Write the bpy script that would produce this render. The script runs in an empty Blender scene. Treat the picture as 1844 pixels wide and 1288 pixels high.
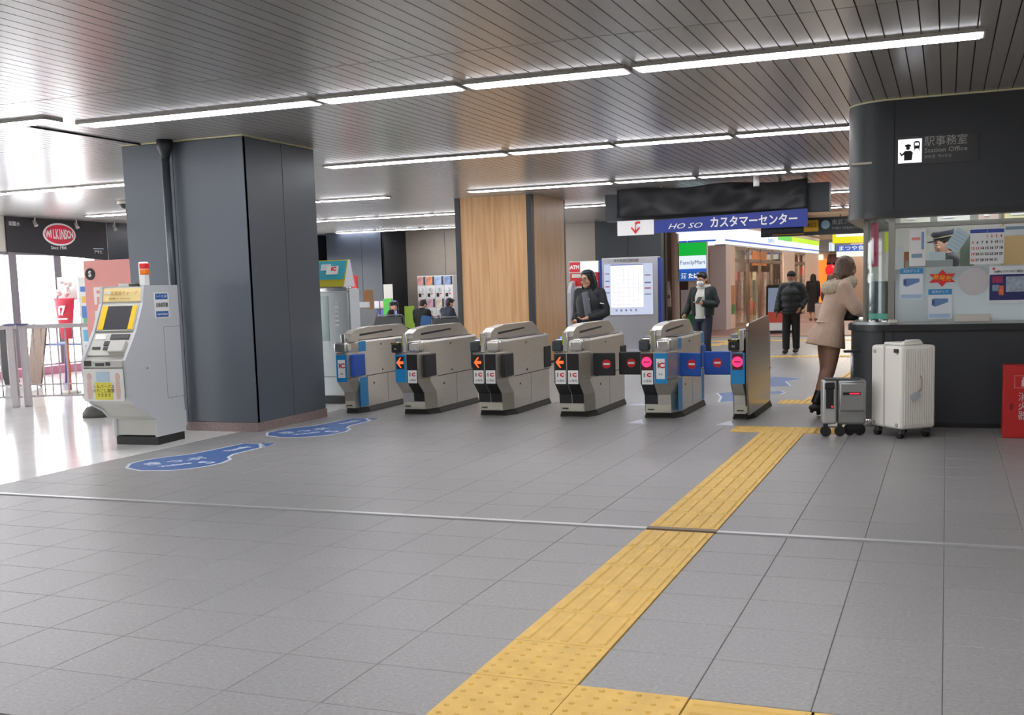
import bpy, bmesh, math, random
from mathutils import Vector, Matrix
R = math.radians
random.seed(4)
S = bpy.context.scene
COL = S.collection

# ------------------------------------------------------------------ camera, world, exposure
cd = bpy.data.cameras.new('camera'); cam = bpy.data.objects.new('camera', cd); COL.objects.link(cam)
yaw, pit, rol = -0.37599519, -0.11424058, -0.02920826
fw = Vector((math.sin(yaw)*math.cos(pit), math.cos(yaw)*math.cos(pit), math.sin(pit)))
r0 = Vector((math.cos(yaw), -math.sin(yaw), 0)); u0 = r0.cross(fw)
rt = r0*math.cos(rol)+u0*math.sin(rol); up = -r0*math.sin(rol)+u0*math.cos(rol)
cam.matrix_world = Matrix(((rt.x, up.x, -fw.x, 0), (rt.y, up.y, -fw.y, 0), (rt.z, up.z, -fw.z, 1.5), (0, 0, 0, 1)))
cd.sensor_width = 36; cd.lens = 1989.976/1844*36; cd.shift_y = 101.65/1844; cd.clip_end = 300; cd.clip_start = .05
S.camera = cam
W = bpy.data.worlds.new('overcast_sky'); S.world = W; W.use_nodes = True
bg = W.node_tree.nodes['Background']; bg.inputs[0].default_value = (.95, .97, 1, 1); bg.inputs[1].default_value = 5.5
S.view_settings.view_transform = 'Standard'; S.view_settings.look = 'None'
S.view_settings.gamma = 1; S.view_settings.use_curve_mapping = False
S.view_settings.exposure = 0.5
LAMP = 16.0        # radiance of the fluorescent diffusers
S.cycles.max_bounces = 8; S.cycles.transparent_max_bounces = 12
S.cycles.sample_clamp_indirect = 6

# ------------------------------------------------------------------ materials
def lin(c):
    if isinstance(c, str):
        c = [int(c[i:i+2], 16)/255 for i in (0, 2, 4)]
    return tuple(x/12.92 if x <= .04045 else ((x+.055)/1.055)**2.4 for x in c[:3])+(1,)
MC = {}
def mat(name, col, rough=.5, metal=0., noise=0., nscale=20., bump=0., spec=.5, emit=0., coat=0., ecol=None, stretch=None):
    if name in MC: return MC[name]
    m = bpy.data.materials.new(name); m.use_nodes = True; nt = m.node_tree; b = nt.nodes['Principled BSDF']
    c = lin(col)
    b.inputs['Base Color'].default_value = c; b.inputs['Roughness'].default_value = rough
    b.inputs['Metallic'].default_value = metal; b.inputs['Specular IOR Level'].default_value = spec
    b.inputs['Coat Weight'].default_value = coat
    if emit:
        b.inputs['Emission Color'].default_value = lin(ecol) if ecol else c; b.inputs['Emission Strength'].default_value = emit
    if noise or bump:
        tc = nt.nodes.new('ShaderNodeTexCoord'); n = nt.nodes.new('ShaderNodeTexNoise')
        n.inputs['Scale'].default_value = nscale; n.inputs['Detail'].default_value = 5
        if stretch:
            mp = nt.nodes.new('ShaderNodeMapping'); mp.inputs['Scale'].default_value = stretch
            nt.links.new(tc.outputs['Object'], mp.inputs[0]); nt.links.new(mp.outputs[0], n.inputs[0])
        else: nt.links.new(tc.outputs['Object'], n.inputs[0])
        if noise:
            r = nt.nodes.new('ShaderNodeMapRange'); r.inputs[1].default_value = .3; r.inputs[2].default_value = .7
            r.inputs[3].default_value = 1-noise; r.inputs[4].default_value = 1+noise
            h = nt.nodes.new('ShaderNodeMix'); h.data_type = 'RGBA'; h.blend_type = 'MULTIPLY'; h.inputs[0].default_value = 1
            h.inputs[6].default_value = c
            nt.links.new(n.outputs[0], r.inputs[0]); nt.links.new(r.outputs[0], h.inputs[7]); nt.links.new(h.outputs[2], b.inputs['Base Color'])
        if bump:
            bp = nt.nodes.new('ShaderNodeBump'); bp.inputs['Strength'].default_value = bump; bp.inputs['Distance'].default_value = .01
            nt.links.new(n.outputs[0], bp.inputs['Height']); nt.links.new(bp.outputs[0], b.inputs['Normal'])
    MC[name] = m; return m
def emis(name, col, s=1.):
    return mat(name, (0, 0, 0), .4, emit=s*(.62 if s < 3 else 1), ecol=col)
def glass(name, tint=(1, 1, 1), refl=.08):
    if name in MC: return MC[name]
    m = bpy.data.materials.new(name); m.use_nodes = True; nt = m.node_tree; nt.nodes.remove(nt.nodes['Principled BSDF'])
    t = nt.nodes.new('ShaderNodeBsdfTransparent'); t.inputs[0].default_value = (*tint, 1)
    g = nt.nodes.new('ShaderNodeBsdfGlossy'); g.inputs['Roughness'].default_value = .03
    lw = nt.nodes.new('ShaderNodeLayerWeight'); pw = nt.nodes.new('ShaderNodeMath'); pw.operation = 'POWER'; pw.inputs[1].default_value = 4
    nt.links.new(lw.outputs['Facing'], pw.inputs[0]); f = nt.nodes.new('ShaderNodeMapRange'); f.inputs[3].default_value = .035; f.inputs[4].default_value = .6
    nt.links.new(pw.outputs[0], f.inputs[0])
    x = nt.nodes.new('ShaderNodeMixShader')
    nt.links.new(f.outputs[0], x.inputs[0]); nt.links.new(t.outputs[0], x.inputs[1]); nt.links.new(g.outputs[0], x.inputs[2])
    nt.links.new(x.outputs[0], nt.nodes['Material Output'].inputs[0]); MC[name] = m; return m
def wood(name, c1, c2):
    m = mat(name, c1, .42); nt = m.node_tree; b = nt.nodes['Principled BSDF']
    tc = nt.nodes.new('ShaderNodeTexCoord'); mp = nt.nodes.new('ShaderNodeMapping'); mp.inputs['Scale'].default_value = (9, 9, .35)
    n = nt.nodes.new('ShaderNodeTexNoise'); n.inputs['Scale'].default_value = 2.2; n.inputs['Detail'].default_value = 8; n.inputs['Distortion'].default_value = .6
    r = nt.nodes.new('ShaderNodeValToRGB'); r.color_ramp.elements[0].position = .33; r.color_ramp.elements[1].position = .58
    r.color_ramp.elements[0].color = lin(c2); r.color_ramp.elements[1].color = lin(c1)
    nt.links.new(tc.outputs['Object'], mp.inputs[0]); nt.links.new(mp.outputs[0], n.inputs[0]); nt.links.new(n.outputs[0], r.inputs[0]); nt.links.new(r.outputs[0], b.inputs[0])
    return m
def speckle(name, col, amt, rough, spec=.5):
    # terrazzo-like tile: fine grain plus sparse pale flecks, slight difference from tile to tile
    m = mat(name, col, rough, spec=spec); nt = m.node_tree; b = nt.nodes['Principled BSDF']; c = lin(col)
    g = nt.nodes.new('ShaderNodeNewGeometry'); n = nt.nodes.new('ShaderNodeTexNoise'); n.inputs['Scale'].default_value = 55; n.inputs['Detail'].default_value = 6
    n.inputs['Roughness'].default_value = .75
    mp = nt.nodes.new('ShaderNodeMapRange'); mp.inputs[1].default_value = .32; mp.inputs[2].default_value = .7; mp.inputs[3].default_value = 1-amt; mp.inputs[4].default_value = 1+amt
    oi = nt.nodes.new('ShaderNodeObjectInfo'); om = nt.nodes.new('ShaderNodeMapRange'); om.inputs[3].default_value = .975; om.inputs[4].default_value = 1.025
    v = nt.nodes.new('ShaderNodeTexVoronoi'); v.inputs['Scale'].default_value = 22
    vm = nt.nodes.new('ShaderNodeMapRange'); vm.inputs[1].default_value = .05; vm.inputs[2].default_value = .16; vm.inputs[3].default_value = 1.35; vm.inputs[4].default_value = 1
    a = nt.nodes.new('ShaderNodeMath'); a.operation = 'MULTIPLY'; a2 = nt.nodes.new('ShaderNodeMath'); a2.operation = 'MULTIPLY'
    h = nt.nodes.new('ShaderNodeMix'); h.data_type = 'RGBA'; h.blend_type = 'MULTIPLY'; h.inputs[0].default_value = 1; h.inputs[6].default_value = c
    L = nt.links.new
    L(g.outputs['Position'], n.inputs[0]); L(g.outputs['Position'], v.inputs[0]); L(n.outputs[0], mp.inputs[0]); L(oi.outputs['Random'], om.inputs[0]); L(v.outputs[0], vm.inputs[0])
    L(mp.outputs[0], a.inputs[0]); L(om.outputs[0], a.inputs[1]); L(a.outputs[0], a2.inputs[0]); L(vm.outputs[0], a2.inputs[1]); L(a2.outputs[0], h.inputs[7]); L(h.outputs[2], b.inputs[0])
    bp = nt.nodes.new('ShaderNodeBump'); bp.inputs['Strength'].default_value = .25; bp.inputs['Distance'].default_value = .002
    L(n.outputs[0], bp.inputs['Height']); L(bp.outputs[0], b.inputs['Normal'])
    return m
STEEL = mat('brushed_steel', 'd0ccc3', .32, .8, noise=.06, nscale=6, stretch=(1, 1, 30))
CHROME = mat('chrome', 'd8d8d8', .12, 1.)
DARKST = mat('dark_grey_steel', '55585a', .4, .6)
BLACK = mat('black_plastic', '17181a', .4)
RUBBER = mat('black_rubber', '1c1c1c', .75)
BLUE = mat('cyan_blue_film', '1486c4', .4)
FLAPB = mat('blue_flap', '1f55b4', .5)
FLAPK = mat('black_flap', '222325', .55)
WHITE = mat('white_print', 'e8e8e6', .5)
RED = mat('red_print', 'd2242a', .5)
GREYP = mat('grey_print', '6a6a6a', .5)
INK = mat('black_print', '161616', .6)
YEL = mat('yellow_print', 'f0c40a', .45)
CHAR = mat('charcoal_panel', '555c64', .36, .0, noise=.05, nscale=60, spec=.5)
CHAR2 = mat('charcoal_booth', '32363a', .45, .0, spec=.4)
SKIN = mat('skin', 'd2a084', .55)

# ------------------------------------------------------------------ mesh helpers
class MB:
    def __init__(s): s.bm = bmesh.new(); s.mats = []
    def mi(s, m):
        if m is None: return 0
        if m not in s.mats: s.mats.append(m)
        return s.mats.index(m)
    def quad(s, pts, m=None):
        f = s.bm.faces.new([s.bm.verts.new(p) for p in pts]); f.material_index = s.mi(m); return f
    def box(s, a, b, m=None, bev=0., T=None):
        x0, y0, z0 = a; x1, y1, z1 = b
        v = [s.bm.verts.new(p) for p in ((x0, y0, z0), (x1, y0, z0), (x1, y1, z0), (x0, y1, z0), (x0, y0, z1), (x1, y0, z1), (x1, y1, z1), (x0, y1, z1))]
        i = s.mi(m); fs = []
        for q in ((0, 3, 2, 1), (4, 5, 6, 7), (0, 1, 5, 4), (1, 2, 6, 5), (2, 3, 7, 6), (3, 0, 4, 7)):
            f = s.bm.faces.new([v[k] for k in q]); f.material_index = i; fs.append(f)
        if bev:
            es = list({e for f in fs for e in f.edges})
            r = bmesh.ops.bevel(s.bm, geom=es, offset=bev, segments=4 if bev >= .02 else 2, affect='EDGES', profile=.5)
            for f in r['faces']: f.material_index = i; f.smooth = True
            v = list({w for f in r['faces'] for w in f.verts} | {w for w in v if w.is_valid})
        if T is not None: bmesh.ops.transform(s.bm, matrix=T, verts=[w for w in v if w.is_valid])
        return s
    def prism(s, poly, axis, lo, hi, m=None):
        # poly: 2D points; axis 'x': (y,z), 'y': (x,z), 'z': (x,y)
        def P(p, t): return {'x': (t, p[0], p[1]), 'y': (p[0], t, p[1]), 'z': (p[0], p[1], t)}[axis]
        A = [s.bm.verts.new(P(p, lo)) for p in poly]; B = [s.bm.verts.new(P(p, hi)) for p in poly]
        i = s.mi(m); n = len(poly); fs = [s.bm.faces.new(A[::-1]), s.bm.faces.new(B)]
        for k in range(n): fs.append(s.bm.faces.new((A[k], A[(k+1) % n], B[(k+1) % n], B[k])))
        for f in fs: f.material_index = i
        bmesh.ops.recalc_face_normals(s.bm, faces=fs); return s
    def stack(s, secs, m=None, smooth=False):
        # secs: list of (z, [(x,y)..]) with equal counts
        rows = [[s.bm.verts.new((x, y, z)) for x, y in p] for z, p in secs]; i = s.mi(m); n = len(rows[0]); fs = []
        for a, b in zip(rows, rows[1:]):
            for k in range(n): fs.append(s.bm.faces.new((a[k], a[(k+1) % n], b[(k+1) % n], b[k])))
        fs.append(s.bm.faces.new(rows[0][::-1])); fs.append(s.bm.faces.new(rows[-1]))
        for f in fs: f.material_index = i
        for f in fs[:-2]: f.smooth = smooth
        bmesh.ops.recalc_face_normals(s.bm, faces=fs); return s
    def tube(s, pts, n=10, m=None, sub=1, cap=True, ref=None):
        # pts: (x,y,z,r) or (x,y,z,rx,ry): rx sideways (x-ish), ry front-back
        P = [(Vector(p[:3]), p[3], p[4] if len(p) > 4 else p[3]) for p in pts]
        if sub > 1 and len(P) > 2:
            Q = []
            for k in range(len(P)-1):
                a = P[max(k-1, 0)]; b = P[k]; c = P[k+1]; d = P[min(k+2, len(P)-1)]
                for j in range(sub):
                    t = j/sub
                    cr = lambda w, x, y, z: .5*((2*x)+(y-w)*t+(2*w-5*x+4*y-z)*t*t+(3*x-w-3*y+z)*t**3)
                    Q.append((cr(a[0], b[0], c[0], d[0]), max(cr(a[1], b[1], c[1], d[1]), 1e-4), max(cr(a[2], b[2], c[2], d[2]), 1e-4)))
            Q.append(P[-1]); P = Q
        rows = []; i = s.mi(m); fs = []
        rf = Vector(ref) if ref else Vector((1, 0, 0))
        for k, (c, rx, ry) in enumerate(P):
            t = (P[min(k+1, len(P)-1)][0]-P[max(k-1, 0)][0]).normalized()
            sd = rf-t*rf.dot(t)
            if sd.length < .25: sd = Vector((0, 0, 1))-t*t.z
            if sd.length < .25: sd = Vector((0, 1, 0))-t*t.y
            sd.normalize(); fr = t.cross(sd)
            rows.append([s.bm.verts.new(c+sd*(rx*math.cos(2*math.pi*j/n))+fr*(ry*math.sin(2*math.pi*j/n))) for j in range(n)])
        for a, b in zip(rows, rows[1:]):
            for j in range(n):
                f = s.bm.faces.new((a[j], a[(j+1) % n], b[(j+1) % n], b[j])); f.smooth = True; fs.append(f)
        if cap: fs += [s.bm.faces.new(rows[0][::-1]), s.bm.faces.new(rows[-1])]
        for f in fs: f.material_index = i
        return s
    def cyl(s, c, r, h, m=None, n=20, axis='z', r2=None):
        d = {'x': (1, 0, 0), 'y': (0, 1, 0), 'z': (0, 0, 1)}[axis]; r2 = r if r2 is None else r2
        s.tube([(*c, r), (c[0]+d[0]*h, c[1]+d[1]*h, c[2]+d[2]*h, r2)], n, m); return s
    def ell(s, c, rx, ry, rz, m=None, n=14, T=None):
        i = s.mi(m); r = bmesh.ops.create_uvsphere(s.bm, u_segments=n, v_segments=max(6, n*2//3), radius=1)
        M = Matrix.Translation(c) @ (T or Matrix()) @ Matrix.Diagonal((rx, ry, rz, 1)); bmesh.ops.transform(s.bm, matrix=M, verts=r['verts'])
        for f in {f for v in r['verts'] for f in v.link_faces}: f.material_index = i; f.smooth = True
        return s
    def obj(s, name, m=None, parent=None, loc=(0, 0, 0), rot=(0, 0, 0)):
        me = bpy.data.meshes.new(name); s.bm.to_mesh(me); s.bm.free()
        if m is not None and not s.mats: s.mats = [m]
        for x in s.mats: me.materials.append(x)
        return link(name, me, parent, loc, rot)
def link(name, me, parent=None, loc=(0, 0, 0), rot=(0, 0, 0)):
    o = bpy.data.objects.new(name, me); COL.objects.link(o); o.location = loc; o.rotation_euler = rot
    if parent is not None: o.parent = parent
    return o
def B(name, a, b, m, parent=None, bev=0.): return MB().box(a, b, None, bev).obj(name, m, parent)
def tag(o, label, cat=None, group=None, kind=None):
    o['label'] = label
    if cat: o['category'] = cat
    if group: o['group'] = group
    if kind: o['kind'] = kind
    return o
def thing(name, label, cat, loc=(0, 0, 0), rz=0, group=None):
    return tag(link(name, None, None, loc, (0, 0, rz)), label, cat, group)
def struct(name, label, o=None, loc=(0, 0, 0)):
    o = o or link(name, None, None, loc); return tag(o, label, kind='structure')
ROT = {'-y': (R(90), 0, 0), 'x': (R(90), 0, R(90)), 'z': (0, 0, 0), 'y': (R(90), 0, R(180)), '-x': (R(90), 0, R(-90))}
def txt(s, size, m, parent, loc, face='-y', w=None, name='lettering', bold=0., al='CENTER', shear=0., sx=1., rot=None, ext=.0015):
    c = bpy.data.curves.new(name, 'FONT'); c.body = s; c.size = size; c.extrude = ext; c.offset = bold; c.resolution_u = 2; c.align_x = al; c.align_y = 'CENTER'; c.shear = shear; c.space_line = 1.0
    o = bpy.data.objects.new(name, c); COL.objects.link(o)
    bpy.context.view_layer.update()
    me = bpy.data.meshes.new_from_object(o.evaluated_get(bpy.context.evaluated_depsgraph_get()))
    COL.objects.unlink(o); bpy.data.objects.remove(o); bpy.data.curves.remove(c)
    xs = [v.co.x for v in me.vertices]
    if w and xs: sx = w/max(1e-6, max(xs)-min(xs))
    if sx != 1:
        for v in me.vertices: v.co.x *= sx
    me.materials.clear(); me.materials.append(m)
    return link(name, me, parent, loc, rot or ROT[face])
# ------------------------------------------------------------------ floor
TILE = speckle('grey_stone_tile', '8e8d8c', .22, .38)
WTILE = mat('white_polished_tile', 'e6e6e3', .13, noise=.04, nscale=3)
GROUT = mat('grout', '828079', .8)
TACT = mat('yellow_tactile', 'dfb75c', .55, noise=.1, nscale=9)
BROWNT = mat('red_brown_paving', '82625e', .55, noise=.12, nscale=7)
floor = struct('floor', 'grey stone tiled concourse floor', B('floor', (-18, -3.2, -.12), (2.8, 31, -.012), GROUT))
PX0, PY0, TX, TY = -1.272, 3.82, .4265, .44
def tile_mesh(w, d, nm):
    m = MB(); c = .004
    m.stack([(-.011, [(0, 0), (w, 0), (w, d), (0, d)]), (-c*.6, [(0, 0), (w, 0), (w, d), (0, d)]), (0, [(c*.7, c*.7), (w-c*.7, c*.7), (w-c*.7, d-c*.7), (c*.7, d-c*.7)])])
    me = bpy.data.meshes.new(nm); m.bm.to_mesh(me); m.bm.free(); return me
G = .0018
tm = tile_mesh(TX-G, TY-G, 'tile'); tm.materials.append(TILE)
rows = [PY0+TY*k for k in range(-2, 6)]+[6.556+TY*k for k in range(0, 52)]
rest = MB(); n_t = 0
for y in rows:
    for k in range(-14, 10):
        x = PX0+TX*k
        if x < -7.25: continue
        if k == -1 and PY0-.5 < y < 10.9: continue
        if abs(y-(PY0-TY)) < .01 and k >= -1: continue
        if y > 3 and -1.08*(y+TY) < x+TX and x < .07*y+.1 and y < 11.4 and n_t < 292:
            n_t += 1; link('tile', tm, floor, (x, y, 0))
        else: rest.box((x, y, -.011), (x+TX-G, y+TY-G, 0))
tag(rest.obj('tile_field', TILE, floor), 'further grey floor tiles', kind='stuff')
wt = MB()
for i in range(24):
    for j in range(70):
        x = -7.262-.44*(i+1); y = -2.9+.44*j; wt.box((x, y, -.011), (x+.4385, y+.4385, -.0005))
tag(wt.obj('white_tile_field', WTILE, floor), 'polished white floor tiles by the windows', kind='stuff')
MB().box((-7.262, -3, -.011), (-7.245, 29.5, .001)).obj('edge_strip', mat('edge_pale', 'c4c2be', .4), floor)
ms = MB()
ms.box((-7.25, 6.505, -.011), (-1.7, 6.553, .001)); ms.box((-1.27, 6.505, -.011), (2.5, 6.553, .001))
ms.obj('metal_strip', mat('polished_strip', 'd2d4d6', .3, .6), floor); B('strip_cover', (-1.7, 6.5, -.011), (-1.27, 6.556, .006), mat('brown_strip', '7d6a55', .5), floor)
def tactile(kind):
    m = MB(); w, d = TX-.004, TY-.004; m.box((0, 0, -.011), (w, d, .003), None, 0)
    if kind == 'bar':
        for k in range(5):
            x = w*(k+.5)/5; m.stack([(.003, [(x-.019, .02), (x+.019, .02), (x+.019, d-.02), (x-.019, d-.02)]), (.009, [(x-.011, .028), (x+.011, .028), (x+.011, d-.028), (x-.011, d-.028)])])
    else:
        for a in range(6):
            for b in range(6):
                c = (w*(a+.5)/6, d*(b+.5)/6); f = lambda r: [(c[0]+r*math.cos(q*math.pi/3), c[1]+r*math.sin(q*math.pi/3)) for q in range(6)]
                m.stack([(.003, f(.013)), (.009, f(.007))])
    me = bpy.data.meshes.new('tactile_'+kind); m.bm.to_mesh(me); m.bm.free(); me.materials.append(TACT); return me
TB, TD = tactile('bar'), tactile('dot')
def tac(x, y, kind, rot=0):
    o = link('tactile_tile', TD if kind == 'd' else TB, floor, (x, y, .001), (0, 0, rot)); return o
for y in rows:
    if PY0-.5 < y < 10.9: tac(PX0-TX, y, 'd' if y < PY0+.1 else 'b')
tac(PX0, PY0-TY, 'd')
for k in range(2, 7): tac(PX0+TX*(k-1)+TY, PY0-TY, 'b', R(90))
for k in (-2, -1, 0): tac(PX0+TX*k+.12-.05*(k == 0), 10.975, 'd')
# tactile path beyond the gates
for k in range(2): tac(-1.9+.43*k, 13.58, 'd')
for k in range(17): tac(-1.62+.02*k, 14.02+.44*k, 'b')
for k in range(11): tac(-1.0-TX*(k+1), 21.75, 'd' if k == 1 else 'b', 0)
for k in range(14): tac(-.6-TX*(k+1), 27.5, 'd')
for k in range(6): tac(-5.6+.12*k, 24.8+.44*k, 'b')
tag(B('pavement', (-12, 30.2, -.12), (2.8, 62, .004), BROWNT), 'red brown paved corridor floor beyond the hall', kind='structure')
B('pavement_edge', (-9, 30.15, -.11), (2.8, 30.3, .008), mat('pink_edge', 'c99a84', .6), bpy.data.objects['pavement'])
# blue vinyl guidance shapes on the floor
VB = mat('blue_vinyl', '44649c', .45); VW = mat('white_vinyl', 'cfd6e0', .45)
def grow(p, d):
    n = len(p); o = []; area = sum(p[i][0]*p[(i+1) % n][1]-p[(i+1) % n][0]*p[i][1] for i in range(n)); sg = 1 if area > 0 else -1
    for i in range(n):
        a, b, c = Vector(p[i-1]), Vector(p[i]), Vector(p[(i+1) % n]); t = (c-a).normalized(); o.append((b.x+sg*d*t.y, b.y-sg*d*t.x))
    return o
def marking(label, body, tip, words, rz=0):
    t = thing('floor_marking', label, 'floor marking', (body[0][0], body[0][1], .0006))
    L = lambda q: [(x-body[0][0], y-body[0][1]) for x, y in q]
    MB().prism(grow(L(body), .03), 'z', 0, .0006).obj('white_border', VW, t)
    MB().prism(L(body), 'z', 0, .0011).obj('blue_field', VB, t)
    if tip:
        MB().prism(grow(L(tip), .014), 'z', 0, .0006).obj('white_border', VW, t); MB().prism(L(tip), 'z', 0, .0011).obj('arrow_tip', VB, t)
    for s, sz, x, y, r in words: txt(s, sz, VW, t, (x-body[0][0], y-body[0][1], .0013), rot=(0, 0, r), ext=.0003, bold=.004)
    return t
m1 = [(-6.77, 7.8), (-6.9, 8.0), (-6.91, 8.2), (-6.82, 8.42), (-6.7, 8.6), (-6.66, 8.9), (-6.62, 9.34), (-6.45, 9.34), (-6.29, 9.13), (-6.3, 8.69), (-6.24, 8.52), (-6.13, 8.4), (-6.08, 8.21), (-6.1, 8.04), (-6.16, 7.88), (-6.29, 7.76), (-6.54, 7.7)]
t1 = [(-6.44, 9.38), (-6.3, 9.42), (-6.25, 9.18)]
W_ = [('きっぷ', .2, -6.58, 8.2, R(60)), ('Tickets', .1, -6.43, 8.02, R(60)), ('S', .24, -6.22, 8.2, R(80)), ('Family', .13, -6.46, 9.0, R(85))]
marking('blue floor arrow sticker nearest the camera, in front of the charcoal pillar', m1, t1, W_)
marking('blue floor arrow sticker beside the charcoal pillar, nearer the ticket gates', [(x+.04, y+2.14) for x, y in m1], [(x+.04, y+2.14) for x, y in t1], [(a, b, c+.04, d+2.14, e) for a, b, c, d, e in W_])
marking('larger faded blue floor arrow beyond the ticket gates', [(-2.58, 17.3), (-2.27, 17.31), (-2.0, 17.07), (-2.21, 16.58), (-2.05, 15.9), (-2.31, 15.75), (-2.5, 16.4)], None, [])
marking('short blue floor patch right behind the narrow end gate', [(-2.25, 15.05), (-2.08, 15.16), (-2.0, 14.97), (-2.03, 14.78), (-2.2, 14.7)], None, [])
marking('blue floor patch seen in the passage left of the end gate', [(-2.85, 14.8), (-2.6, 15.1), (-2.5, 14.6), (-2.46, 13.8), (-2.62, 13.72), (-2.7, 14.3)], None, [])
for lb, p in (('white floor triangle at the foot of the fifth ticket gate', [(-3.2, 11.5), (-3.14, 11.88), (-3.02, 11.5)]), ('white floor triangle at the foot of the narrow end gate', [(-2.24, 11.5), (-2.15, 11.86), (-2.05, 11.47)]), ('white floor patch behind the fourth ticket gate', [(-3.72, 13.2), (-3.5, 13.5), (-3.42, 13.2)])):
    tag(MB().prism(p, 'z', .0004, .0015).obj('white_floor_shape', VW), lb, 'sticker')  # plain flat white shapes laid just above the tiles

# ------------------------------------------------------------------ ceiling
SLAT = mat('grey_aluminium_slat', 'a8a5a2', .22, .15, spec=.45)
ceil = struct('ceiling', 'grey slatted metal ceiling', B('ceiling', (-17.8, -3.2, 3.222), (2.8, 29.8, 3.36), mat('slat_gap', '2a2828', .8)))
SW = .1222
def slat(L):
    me = bpy.data.meshes.new('slat'); m = MB(); m.box((0, 0, 0), (SW-.009, L, .02), None, 0); m.bm.to_mesh(me); m.bm.free(); me.materials.append(SLAT); return me
s1, s2, s3, s4 = slat(10.5), slat(22.2), slat(12.8), slat(19.75)
over = MB(); ns = 0
for k in range(-132, 34):
    x = -1.4134+SW*k
    if x > -8.35:
        link('slat', s2, ceil, (x, 7.565, 3.2)); ns += 1
        if x > -9: link('slat', s1, ceil, (x, -2.95, 3.2)); ns += 1
    else:
        link('slat', s4, ceil, (x, 9.91, 3.2)); ns += 1
        if ns < 296 and x > -12.2: link('slat', s3, ceil, (x, -2.9, 3.2)); ns += 1
        else: over.box((x, -2.9, 3.2), (x+SW-.009, 9.9, 3.22))
tag(over.obj('slat_field', SLAT, ceil), 'ceiling slats left of the view', kind='stuff')
B('dark_ceiling_strip', (-8.365, 8.35, 3.185), (-8.345, 10.3, 3.22), INK, ceil)  # thin dark strip along the underside of the slats
LAMPM = emis('fluorescent_diffuser', 'fbfaff', LAMP); HOUS = mat('lamp_housing', 'a5a29c', .5)
LM = {}
def lamp(x0, x1, y, label):
    L = round(x1-x0-.05, 3); t = thing('ceiling_light', label, 'light', (x0+.025, y, 3.2), group='fluorescent ceiling lights')
    if L not in LM:
        h = MB(); h.box((0, -.125, -.012), (L, .125, 0)); h.box((0, -.125, -.024), (L, -.112, -.01)); h.box((0, .112, -.024), (L, .125, -.01)); h.box((0, -.125, -.024), (.012, .125, -.01)); h.box((L-.012, -.125, -.024), (L, .125, -.01))
        a = h.obj('housing', HOUS, t); b = MB().box((.03, -.108, -.03), (L-.03, .108, -.013), None, .006).obj('diffuser', LAMPM, t); LM[L] = (a.data, b.data)
    else: link('housing', LM[L][0], t); link('diffuser', LM[L][1], t)
O5 = ['first', 'second', 'third', 'fourth', 'fifth', 'sixth']
RB = [-7.86, -5.2, -3.8, -2.35, .25]
for ri, (y, nm) in enumerate(((4.05, 'the row overhead before the hall'), (8.75, 'the long row in front of the ticket gates'), (13.3, 'the row above the ticket gates'), (18.1, 'the row just behind the gates'), (23., 'the row behind the hanging banner'), (28., 'the rearmost row'))):
    for k in range(4): lamp(RB[k], RB[k+1], y, 'fluorescent ceiling light, %s along %s' % (O5[k], nm))
lamp(.25, 2.5, 4.05, 'unseen fluorescent light added at the right end of the row overhead')  # added out of view to brighten the right-hand floor
for k in (2, 3): lamp(RB[k], RB[k+1], -.65, 'unseen added fluorescent light, %s of the pair behind the viewer' % O5[k-2])  # unseen row behind the viewer, added to lift the front and right floor
lamp(.25, 2.5, -.65, 'unseen added fluorescent light behind the viewer by the right side wall')
LB = [-16.3, -15, -13.6, -12.25, -10.85, -9.4]
for y, nm in ((13.45, 'the window side row left of the charcoal pillar'), (18.1, 'the window side row by the black logo banner'), (23., 'the window side row before the rear wall'), (28., 'the window side row against the rear wall')):
    for k in range(5): lamp(LB[k], LB[k+1], y, 'fluorescent ceiling light, %s along %s' % (O5[k], nm))
for k in range(3): lamp(-12+1.4*k, -10.6+1.4*k, 8.33, 'fluorescent ceiling light, %s from the left above the white floor' % O5[k])

# ------------------------------------------------------------------ walls
BEIGE = mat('beige_wall_panel', 'a0968b', .45, noise=.03, nscale=4); DKW = mat('dark_glossy_panel', '343942', .22, noise=.04, nscale=30)
GREYW = mat('grey_wall', '7d7c7a', .7); PALE = mat('pale_wall', 'cfc9bf', .6)
wb = struct('wall_back', 'beige panelled rear wall', B('wall_back', (-17.6, 29.6, 0), (-7.1, 29.8, 3.22), INK))
xs = [-15.4, -13.62, -11.75, -9.93, -8.97]
for a, b in zip(xs, xs[1:]): B('panel', (a+.006, 29.57, .1), (b-.006, 29.61, 3.2), BEIGE, wb)
for a, b in ((-8.95, -8.05), (-8.04, -7.12)): tag(B('panel', (a, 29.2, 0), (b, 29.6, 3.2), CHAR2, wb), 'charcoal panel behind the map')
struct('wall_front', 'grey wall behind the viewer', B('wall_front', (-17.6, -3.2, 0), (2.8, -3, 3.22), PALE))
struct('wall_right', 'grey side wall', B('wall_right', (2.6, -3, 0), (2.8, 62, 4.4), PALE))
wl = struct('wall_left', 'window side wall with black banner', B('wall_left', (-17.75, -3, 2.5), (-17.5, 20, 3.22), PALE))
B('panel', (-17.75, 19.55, 0), (-17.5, 20.0, 2.5), mat('pinkish_panel', 'd9c2bf', .5), wl)
tag(B('panel', (-17.75, 20, 0), (-17.51, 21.2, 3.2), DKW, wl), 'dark glossy panel')
B('plinth', (-17.75, -3, 0), (-17.5, 20, .12), PALE, wl)
MULL = mat('window_frame', '8f8a90', .4, .5); PANE = glass('window_glass')
wy = [19.56-1.21*k for k in range(4)]
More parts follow.
